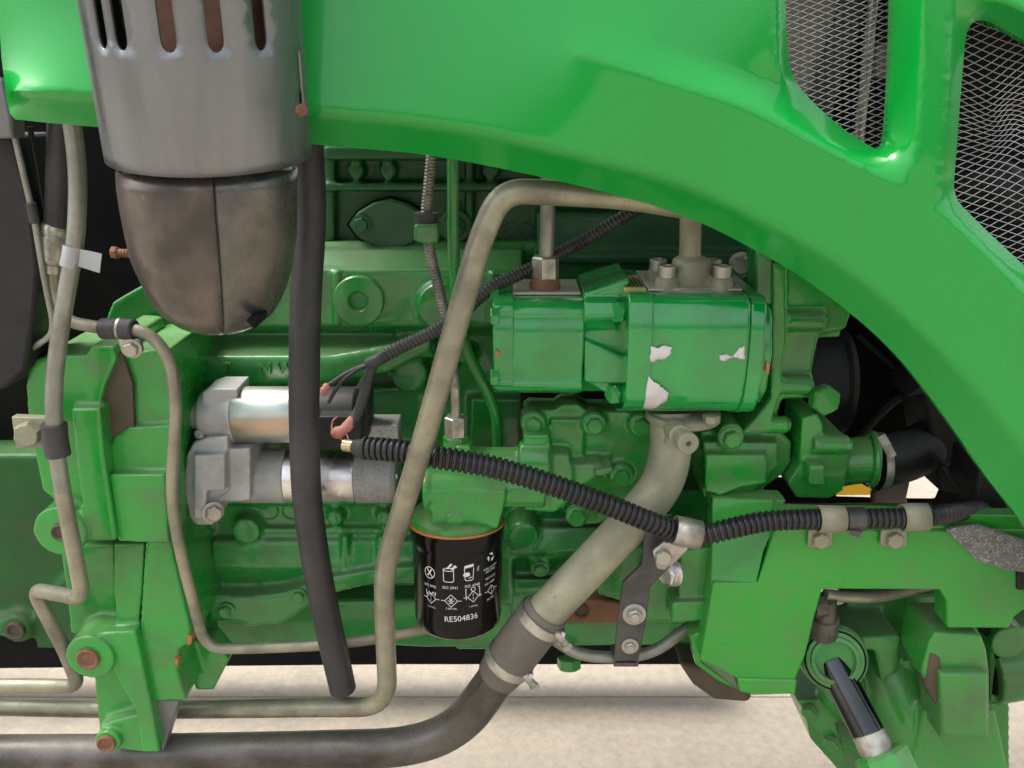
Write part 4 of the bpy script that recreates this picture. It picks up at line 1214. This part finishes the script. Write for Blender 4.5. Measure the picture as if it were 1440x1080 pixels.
# ---------------------------------------------------------------- big suction pipe
SY0 = .02
q = mpp(940, 640, SY0)
sp = catmull(pix([(943, 580, SY0 + .01), (943, 630, SY0), (930, 680, SY0 - .005), (893, 728, SY0 - .01), (840, 785, SY0 - .01), (760, 868, SY0 - .01)]), 8)
b = MB(); b.tube(sp, 29.5 * q, 32)
suc = obj('suction_pipe', b, 'beige', tractor, label='thick beige pipe slanting down from the pump')
b = MB(); o = P(960, 588, .03)
b.lathe(o, (0, 0, 1), [(-.003, 44 * q), (0, 52 * q), (.007, 52 * q), (.008, 50 * q)], 40); obj('suction_flange', b, 'beige', suc, bevel=.001)
bolt(1000, 587, -.005, 12, 'beige', suc, 'hex', (0, 0, -1))
b = MB()
a0, a1 = P(948, 602, .0), P(957, 614, -.03)
b.cyl(a0, a1, 15 * q, 24, .001)
b.tube([P(944, 622, 0), P(952, 598, -.008)], 11 * q, 16)
a2 = P(968, 624, -.052)
b.cyl(a1 + (a1 - a0) * -.1, a2 - (a2 - a1).normalized() * .006, 11.5 * q, 24, .001)
a3 = P(969, 625, -.055)
d = (a2 - a1).normalized()
b.lathe(a2 - d * .008, d, [(0, 13 * q), (.001, 14.5 * q), (.008, 14.5 * q), (.009, 13.5 * q), (.009, 4 * q), (.004, 3.5 * q), (.004, 0)], 26)
obj('test_port', b, 'beige', suc, label='beige test port sticking out of the big pipe')
hp = catmull(pix([(770, 858, SY0 - .01), (742, 893, SY0 - .008), (700, 950, SY0)]), 8)
b = MB(); b.tube(hp, [(33 + 4 * min(1, 6 * min(i, len(hp) - 1 - i) / (len(hp) - 1))) * q for i in range(len(hp))], 32)
M['sleeve'] = mat('dusty_rubber_sleeve', (0.16, 0.14, 0.11), (0.10, 0.09, 0.075), rough=0.75, scale=16, bump=0.4, bscale=300, dust=0.4)
cpl = obj('hose_coupling', b, 'sleeve', tractor, label='dusty rubber sleeve joining the beige and dark pipes')
for i, (x, y) in ((3, (756, 877)), (len(hp) - 4, (712, 934))):
    c = hp[i]; ax2 = (hp[i + 1] - hp[i - 1]).normalized()
    b = MB(); b.lathe(c - ax2 * .0065, ax2, [(0, 36.8 * q), (.0002, 38.6 * q), (.0125, 38.6 * q), (.0127, 36.8 * q)], 44, False)
    hc = obj('hose_clamp', b, 'zinc', cpl)
    s_ = c + RIGHT * (30 * q) + Vector((0, -24 * q, -14 * q))
    b = MB(); b.cyl(s_ + Vector((-.006, -.003, .007)), s_ + Vector((.006, -.004, -.009)), .0048, 12, .001); b.cyl(s_ + Vector((.005, -.004, -.008)), s_ + Vector((.008, -.0045, -.013)), .0062, 6); b.tube([s_ + Vector((-.012, 0, .004)), s_ + Vector((.004, -.002, .002))], .0055, 8)
    obj('clamp_screw', b, 'zinc', cpl)
lp = catmull(pix([(712, 936, SY0), (683, 975, SY0 + .005), (655, 1010, SY0 + .01), (615, 1036, SY0 + .015), (560, 1050, SY0 + .02), (480, 1054, SY0 + .02), (300, 1058, SY0 + .02), (120, 1060, SY0 + .02), (-420, 1062, SY0 + .02)]), 8)
b = MB(); b.tube(lp, 27 * mpp(500, 1050, SY0), 30)
obj('return_pipe', b, 'tube_dark', tractor, label='dark weathered pipe running along the bottom to the left')

# ---------------------------------------------------------------- long beige tube crossing in front
t3 = fillet(pix([(960, 290, -.05), (880, 277, -.06), (780, 271, -.07), (706, 268, -.08), (676, 335, -.085), (640, 462, -.085), (592, 632, -.075), (540, 800, -.035), (541, 870, -.02), (546, 994, .0), (440, 995, .04), (250, 998, .085), (100, 996, .09), (-420, 985, .09)]), .045)
b = MB(); b.tube(t3, .0117, 22)
obj('long_steel_tube', b, 'tube', tractor, label='long pale steel tube slanting across the engine and turning left at the bottom')

# green tubes and braided line behind
b = MB(); b.tube(fillet(pix([(637, 190, .1), (637, 330, .1), (642, 440, .1), (655, 490, .11), (690, 562, .12), (698, 585, .12), (701, 660, .12)]), .03), 8.5 * mpp(640, 400, .1), 14)
obj('green_tube', b, 'block', tractor, label='slim green tube behind the long pale tube')

# ---------------------------------------------------------------- lower clamp strap bracket
b = MB()
st = [(908, 740), (940, 735), (945, 770), (944, 796), (915, 826), (910, 868), (897, 934), (863, 934), (870, 862), (876, 820), (903, 795)]
b.prism(st, -.012, -.005)
strap = obj('strap_bracket', b, 'strap', tractor, label='worn black steel strap bolted below the corrugated conduit', bevel=.0015)
b = MB(); b.box(863, 928, 898, 938, -.012, .02); obj('strap_foot', b, 'strap', strap, bevel=.001)
bolt(892, 864, -.014, 11, 'zinc', strap, 'washer', (0, -1, 0)); bolt(886, 909, -.014, 8, 'zinc', strap, 'washer', (0, -1, 0))
bolt(944, 803, .02, 17, 'bright', strap, 'flange', (-.7, -.6, 0), label='bright clean hex bolt')
b = MB(); b.tube(fillet(pix([(775, 896, .02), (815, 922, .03), (870, 925, .03), (920, 918, .04), (975, 876, .06), (1020, 860, .08)]), .04), 8.5 * mpp(850, 920, .03), 14)
obj('lower_line', b, 'tube_grey', tractor, label='thin grey line dipping behind the strap bracket')

# ---------------------------------------------------------------- front frame rail at right
b = MB()
b.prism([(1003, 820), (1066, 820), (1098, 719), (1138, 745), (1460, 745), (1460, 856), (1440, 858), (1425, 870), (1420, 884), (1332, 884), (1331, 845), (1322, 830), (1157, 829), (1146, 868), (1133, 922), (1119, 957), (1040, 957), (1000, 936), (985, 930), (993, 886)], -.005, .03)
b.prism([(1100, 720), (1460, 726), (1460, 760), (1100, 760)], -.002, .02)
rail = obj('front_frame', b, 'frame', tractor, label='flat green front frame plate under the conduit', bevel=.003, seg=3)
b = MB(); b.prism3([P(1002, 700, .03), P(1000, 823, .0), P(1064, 823, -.003), P(1074, 775, -.003), P(1106, 704, .025)], [p + Vector((0, .03, 0)) for p in (P(1002, 700, .03), P(1000, 823, .0), P(1064, 823, -.003), P(1074, 775, -.003), P(1106, 704, .025))])
obj('frame_gusset', b, 'frame', rail, bevel=.002)
b = MB(); b.prism([(1000, 726), (1330, 726), (1330, 745), (1000, 745)], .06, .1)
obj('frame_top', b, 'axle', rail, bevel=.004)
b = MB(); b.prism([(1038, 955), (1121, 957), (1119, 976), (1060, 978), (1040, 973)], -.008, .02); obj('frame_lip', b, 'frame', rail, bevel=.002)
b = MB(); b.prism([(972, 895), (994, 885), (986, 930), (1040, 972), (1010, 958), (978, 935)], .02, .05); obj('frame_web', b, 'frame', rail, bevel=.002)
b = MB(); b.prism([(955, 775), (1000, 770), (1000, 848), (955, 848)], .03, .12); b.prism([(945, 848), (1000, 846), (998, 874), (945, 876)], .02, .12); b.prism([(905, 800), (960, 790), (960, 875), (905, 876)], .055, .12)
obj('engine_mount', b, 'cast', tractor, label='green engine mount beside the strap bracket', voxel=.0022, iters=4)
b = MB(); b.prism([(1330, 745), (1345, 742), (1380, 740), (1440, 760), (1500, 780), (1500, 815), (1420, 803), (1375, 790)], -.015, -.008)
obj('skid_plate', b, 'grit', tractor, label='grit covered grey tongue plate at the frame end', bevel=.002)
b = MB(); b.box(1431, 805, 1460, 830, -.009, .0); obj('frame_slot', b, 'blackdust', rail, bevel=.001)

# ---------------------------------------------------------------- axle, steering cylinder
b = MB()
b.prism([(1120, 985), (1165, 985), (1190, 1060), (1185, 1075), (1150, 1030), (1130, 1000)], .1, .2)
b.prism([(1128, 985), (1190, 960), (1270, 900), (1420, 905), (1420, 1090), (1185, 1090), (1140, 1040)], .14, .3)
q = mpp(1170, 930, .05)
b.tube(pix([(1160, 880, .07), (1170, 930, .05), (1190, 985, .12)]), 34 * q, 28)
b.cyl(P(1150, 900, .12), P(1173, 925, .03), 46 * q, 34)
b.tube(catmull(pix([(1235, 900, .12), (1258, 965, .09), (1282, 1030, .07), (1310, 1120, .06)]), 5), 42 * q, 28)
b.tube(catmull(pix([(1215, 960, .09), (1218, 1000, .1), (1212, 1050, .11)]), 5), 12 * q, 16)
b.prism([(1272, 930), (1290, 925), (1310, 955), (1296, 962)], .07, .14)
b.disc(1420, 905, .1, .2, 26)
b.prism([(1190, 845), (1330, 835), (1400, 880), (1400, 960), (1270, 960), (1240, 940), (1200, 900)], .13, .3)
b.cyl(P(1380, 930, .16), P(1440, 920, .16), 66 * q, 36)
b.prism([(1392, 890), (1470, 875), (1470, 960), (1392, 990)], .12, .3)
b.prism([(1195, 898), (1268, 895), (1262, 945), (1240, 960), (1230, 915), (1195, 918)], .06, .14)
b.prism([(1300, 1000), (1400, 1000), (1420, 1090), (1280, 1090)], .03, .2)
axle = obj('front_axle', b, 'axle', tractor, label='dusty green front axle casting at the lower right', voxel=.0028, iters=5)
b = MB()
b.prism([(1306, 905), (1316, 890), (1380, 893), (1388, 915), (1392, 945), (1392, 1040), (1322, 1040), (1322, 985), (1302, 962), (1296, 945)], .0, .07)
lug = obj('axle_lug', b, 'axle', axle, voxel=.0024, iters=5, label='upright lug on the axle')
b = MB(); b.prism([(1309, 918), (1324, 926), (1327, 985), (1320, 998), (1301, 965)], -.003, .03); obj('lug_pocket', b, 'brown', axle, bevel=.004)
b = MB(); b.prism([(1322, 948), (1390, 948), (1390, 1036), (1324, 1036)], -.012, .05); obj('lug_face', b, 'axle', axle, bevel=.004, seg=3)
b = MB(); c = P(1173, 926, .03); d = (P(1185, 945, -.02) - c).normalized()
b.lathe(c, d, [(-.01, 44 * q), (.004, 44 * q), (.006, 41 * q), (.008, 38 * q), (.008, 33 * q), (.011, 32 * q), (.012, 27 * q), (.004, 25 * q)], 44); obj('rod_seal', b, 'axle', axle)
b = MB(); b.torus(c + d * .0075, d, 39.5 * q, .0012, 40, 8); obj('seal_ring', b, 'black', axle)
rod = MB(); rod.cyl(P(1168, 928, .04), P(1226, 1040, -.02), 22 * q, 36); ro = obj('cylinder_rod', rod, 'chrome', tractor, label='polished steering rod at the lower right')
b = MB(); b.cyl(P(1221, 1030, -.0155), P(1236, 1062, -.032), 22.6 * q, 30, .001); obj('rod_end', b, 'zinc', ro, label='rust flecked grey end of the rod')
b = MB(); b.hexprism(P(1236, 1056, -.03), P(1268, 1120, -.06), 36 * q, .4); obj('rod_nut', b, 'cast', ro)
b = MB(); b.tube(pix([(1143, 852, .03), (1160, 850, .03)]), 17 * q, 8); b.cyl(P(1162, 842, .03), P(1160, 872, .035), 14 * q, 20); b.cyl(P(1160, 868, .035), P(1158, 892, .04), 19 * q, 20)
bj = obj('banjo_fitting', b, 'tube_dark', tractor, label='brown banjo fitting on top of the steering cylinder', bevel=.001)
b = MB(); b.tube(catmull(pix([(1160, 836, .03), (1200, 840, .04), (1245, 838, .05), (1320, 820, .08)]), 6), 7.5 * q, 14); obj('brake_line', b, 'tube', bj)
b = MB(); b.tube(pix([(1345, 850, .1), (1400, 900, .12), (1404, 930, .12), (1400, 975, .12)]), 6 * q, 10); obj('seal_groove', b, 'black', axle)
b = MB(); b.prism([(955, 935), (1000, 940), (1060, 975), (1055, 990), (1005, 986), (975, 965)], .12, .2); obj('muddy_lump', b, 'brown', tractor, bevel=.008, seg=3)
for x, y in ((1140, 1000), (1172, 1045)):
    bolt(x, y, .095, 13, 'axle', axle, 'hex', (-.6, -.6, -.3))

# ================================================================== LOOSE LINES (hang from or are held by the tractor)
hose = catmull(pix([(432, 200, .0), (436, 300, .0), (430, 420, -.01), (428, 520, -.015), (428, 600, -.015), (432, 700, -.015), (446, 800, -.005), (462, 880, .005), (482, 968, .02)]), 10)
b = MB(); b.tube(hose, 21.3 * mpp(430, 600, -.015), 28, hollow=.68)
obj('drain_hose', b, 'rubber', None, 'plain black rubber hose hanging open ended in front of the starter motor', 'hose')

def corrugated(path, r, pitch, depth=.14, seg=20):
    pts = resample(path, pitch / 6)
    rad = []
    for i in range(len(pts)):
        ph = i % 6
        rad.append(r * ((.97, 1.0, 1.0, .97, 1 - depth, 1 - depth)[ph]))
    return pts, rad
CY = -.04
cp = catmull(pix([(512, 630, -.02), (560, 634, -.03), (620, 644, CY), (680, 654, CY), (740, 670, CY), (800, 690, CY), (860, 712, CY), (915, 734, CY), (950, 746, -.035), (985, 752, -.035), (1020, 745, -.035), (1065, 735, -.03), (1110, 731, -.03), (1170, 730, -.028), (1240, 729, -.028), (1300, 727, -.025), (1345, 720, .0), (1400, 712, .06)]), 10)
q = mpp(700, 660, CY)
pts, rad = corrugated(cp, 16.5 * q, 8.8 * q, .2)
n = len(pts)
rad = [r * (1.03 - .15 * i / n) for i, r in enumerate(rad)]
b = MB(); b.tube(pts, rad, 20)
con = obj('corrugated_conduit', b, 'conduit', None, 'thick black corrugated conduit crossing the whole engine under three clamps', 'conduit', smooth=35)
b = MB(); b.tube(pix([(484, 626, -.012), (500, 628, -.017)]), 9 * q, 16); obj('brass_sleeve', b, 'brass', con)
b = MB(); b.tube(pix([(498, 628, -.016), (510, 630, -.02), (526, 632, -.022)]), [11 * q, 13 * q, 15 * q], 16); obj('tape_end', b, 'rubber', con)
b = MB(); b.tube(pix([(1189, 730, -.028), (1213, 729.5, -.028)]), 17.5 * q, 20); b.prism([(1192, 746), (1213, 748), (1208, 757), (1196, 752)], -.043, -.04); obj('tape_wrap', b, 'strap', con, label='grey tape wrapped round the conduit')

def clamp(x0, x1, y0, y1, Y, r, m, tabs, bl, label, par=tractor):
    c0, c1 = P(x0, y0, Y), P(x1, y1, Y)
    b = MB()
    b.tube([c0, c0.lerp(c1, .5), c1], [r, r * 1.03, r], 28, False, False)
    o = obj('pipe_clamp', b, m, par, label=label, thick=.002)
    t = MB(); t.prism(tabs[0], tabs[1], tabs[1] + .005); obj('clamp_tab', t, m, o, bevel=.0015)
    bolt(bl[0], bl[1], tabs[1] - .001, bl[2], m, o, 'hex', (0.05, -1, .1), .5)
    return o
clamp(948, 984, 745, 753, -.036, 20 * q, 'zinc', ([(918, 776), (935, 762), (972, 768), (952, 790), (934, 803), (924, 800)], -.03), (932, 783, 12), 'worn steel clamp holding the conduit to the strap bracket')
clamp(1150, 1186, 730, 730, -.028, 18.6 * q, 'beige', ([(1138, 746), (1172, 744), (1170, 768), (1158, 772), (1136, 770)], -.012), (1153, 759, 12), 'dusty clamp next to the grey tape on the conduit')
clamp(1268, 1303, 728, 727, -.026, 18.8 * q, 'beige', ([(1240, 746), (1276, 742), (1276, 768), (1262, 772), (1238, 768)], -.012), (1257, 759, 12), 'pale dusty clamp at the front end of the conduit')

wc_ = catmull(pix([(925, 278, .06), (880, 303, .06), (835, 330, .06), (790, 355, .06), (740, 381, .05), (690, 405, .03), (650, 440, .02), (610, 466, .02), (570, 485, .02), (535, 503, .02)]), 8)
q = mpp(700, 400, .03)
pts, rad = corrugated(wc_, 9.8 * q, 6 * q, .16, 14)
b = MB(); b.tube(pts, rad, 14)
wcon = obj('wiring_conduit', b, 'conduit_dusty', None, 'thin dusty black conduit rising to the hood, its wires splitting by the starter', 'conduit', smooth=50)
b = MB(); b.tube(catmull(pix([(545, 498, .02), (530, 506, .018), (522, 520, .015), (514, 548, .015), (504, 578, .015), (493, 596, .01)]), 6), [7.5 * q] * 31, 12); obj('battery_cable', b, 'rubber', wcon)
b = MB(); b.tube(catmull(pix([(545, 500, .022), (520, 512, .025), (490, 524, .03), (457, 545, .03)]), 6), [5 * q - .00008 * i for i in range(19)], 10); obj('thin_wire', b, 'conduit_dusty', wcon)
b = MB(); b.tube(catmull(pix([(540, 500, .018), (528, 508, .012), (518, 512, .014)]), 4), 9 * q, 12); obj('tape_knot', b, 'rubber', wcon)
b = MB(); b.tube(catmull(pix([(497, 588, .012), (488, 600, .008), (478, 607, .005), (468, 610, .008)]), 5), [6.5 * q, 7 * q, 7.5 * q, 7.8 * q, 8 * q, 8.5 * q, 8 * q, 7.5 * q, 7.5 * q, 8 * q, 9 * q, 9.5 * q, 9 * q, 8 * q, 7 * q, 5 * q], 12); obj('terminal_boot', b, 'copper', wcon, label='torn faded red boot on the battery cable')
b = MB(); b.tube(catmull(pix([(462, 541, .028), (456, 548, .026), (455, 556, .026)]), 4), [4 * q, 6 * q, 6 * q, 5 * q, 6 * q, 5 * q, 5 * q, 4 * q, 3 * q], 10); obj('terminal_boot', b, 'copper', wcon, label='small red boot on the thin wire')

bl = catmull(pix([(610, 190, .07), (604, 250, .07), (599, 310, .07), (606, 360, .07), (618, 410, .07), (630, 465, .065), (637, 515, .06), (640, 545, .06)]), 8)
q = mpp(610, 400, .07)
pts, rad = corrugated(bl, 8 * q, 4.6 * q, .12, 12)
b = MB(); b.tube(pts, rad, 12)
br = obj('braided_hose', b, 'braid', None, 'slim braided steel hose running down to a nut above the oil filter', 'hose', smooth=50)
b = MB(); b.tube(pix([(640, 540, .06), (641, 585, .06)]), 7 * q, 14); obj('hose_tail', b, 'zinc', br)
b = MB(); b.hexprism(P(641, 613, .06), P(641, 585, .06), 17 * q, .3); obj('union_nut', b, 'zinc', br)
b = MB(); b.hexprism(P(641, 632, .06), P(641, 612, .06), 19 * q, .0); obj('hex_adapter', b, 'cast', br)
b = MB(); b.tube(pix([(599, 299, .07), (599, 318, .07)]), 17 * q, 18); hcl = obj('hose_clip', b, 'rubber', tractor, label='black and green clip holding the braided hose')
b = MB(); b.prism([(582, 316), (616, 316), (616, 342), (600, 344), (582, 340)], .05, .09); obj('clip_bracket', b, 'block', hcl, bevel=.003)

for i, pts in enumerate(([(474, 608, .006), (480, 618, .0), (486, 622, -.004)], [(466, 604, .008), (468, 592, .012), (474, 586, .014)], [(480, 604, .004), (488, 612, .0), (490, 620, -.004)])):
    b = MB(); b.tube(catmull(pix(pts), 5), .0009, 6); obj('wire_strand', b, 'copper', wcon)
b = MB(); b.tube(catmull(pix([(520, 512, .02), (500, 522, .026), (478, 540, .028), (462, 566, .03)]), 6), .0022, 8); obj('thin_wire', b, 'rubber', wcon)
for pts, r in (([(1290, 640, .14), (1320, 652, .12), (1350, 690, .09), (1375, 712, .06)], .004), ([(1262, 670, .15), (1300, 648, .13), (1345, 660, .1), (1390, 700, .08)], .003), ([(1205, 470, .3), (1260, 520, .28), (1330, 600, .2), (1400, 660, .1)], .006), ([(1200, 620, .3), (1260, 560, .3), (1320, 540, .28)], .008)):
    b = MB(); b.tube(catmull(pix(pts), 6), r, 10); obj('cable', b, 'blackdust', tractor)
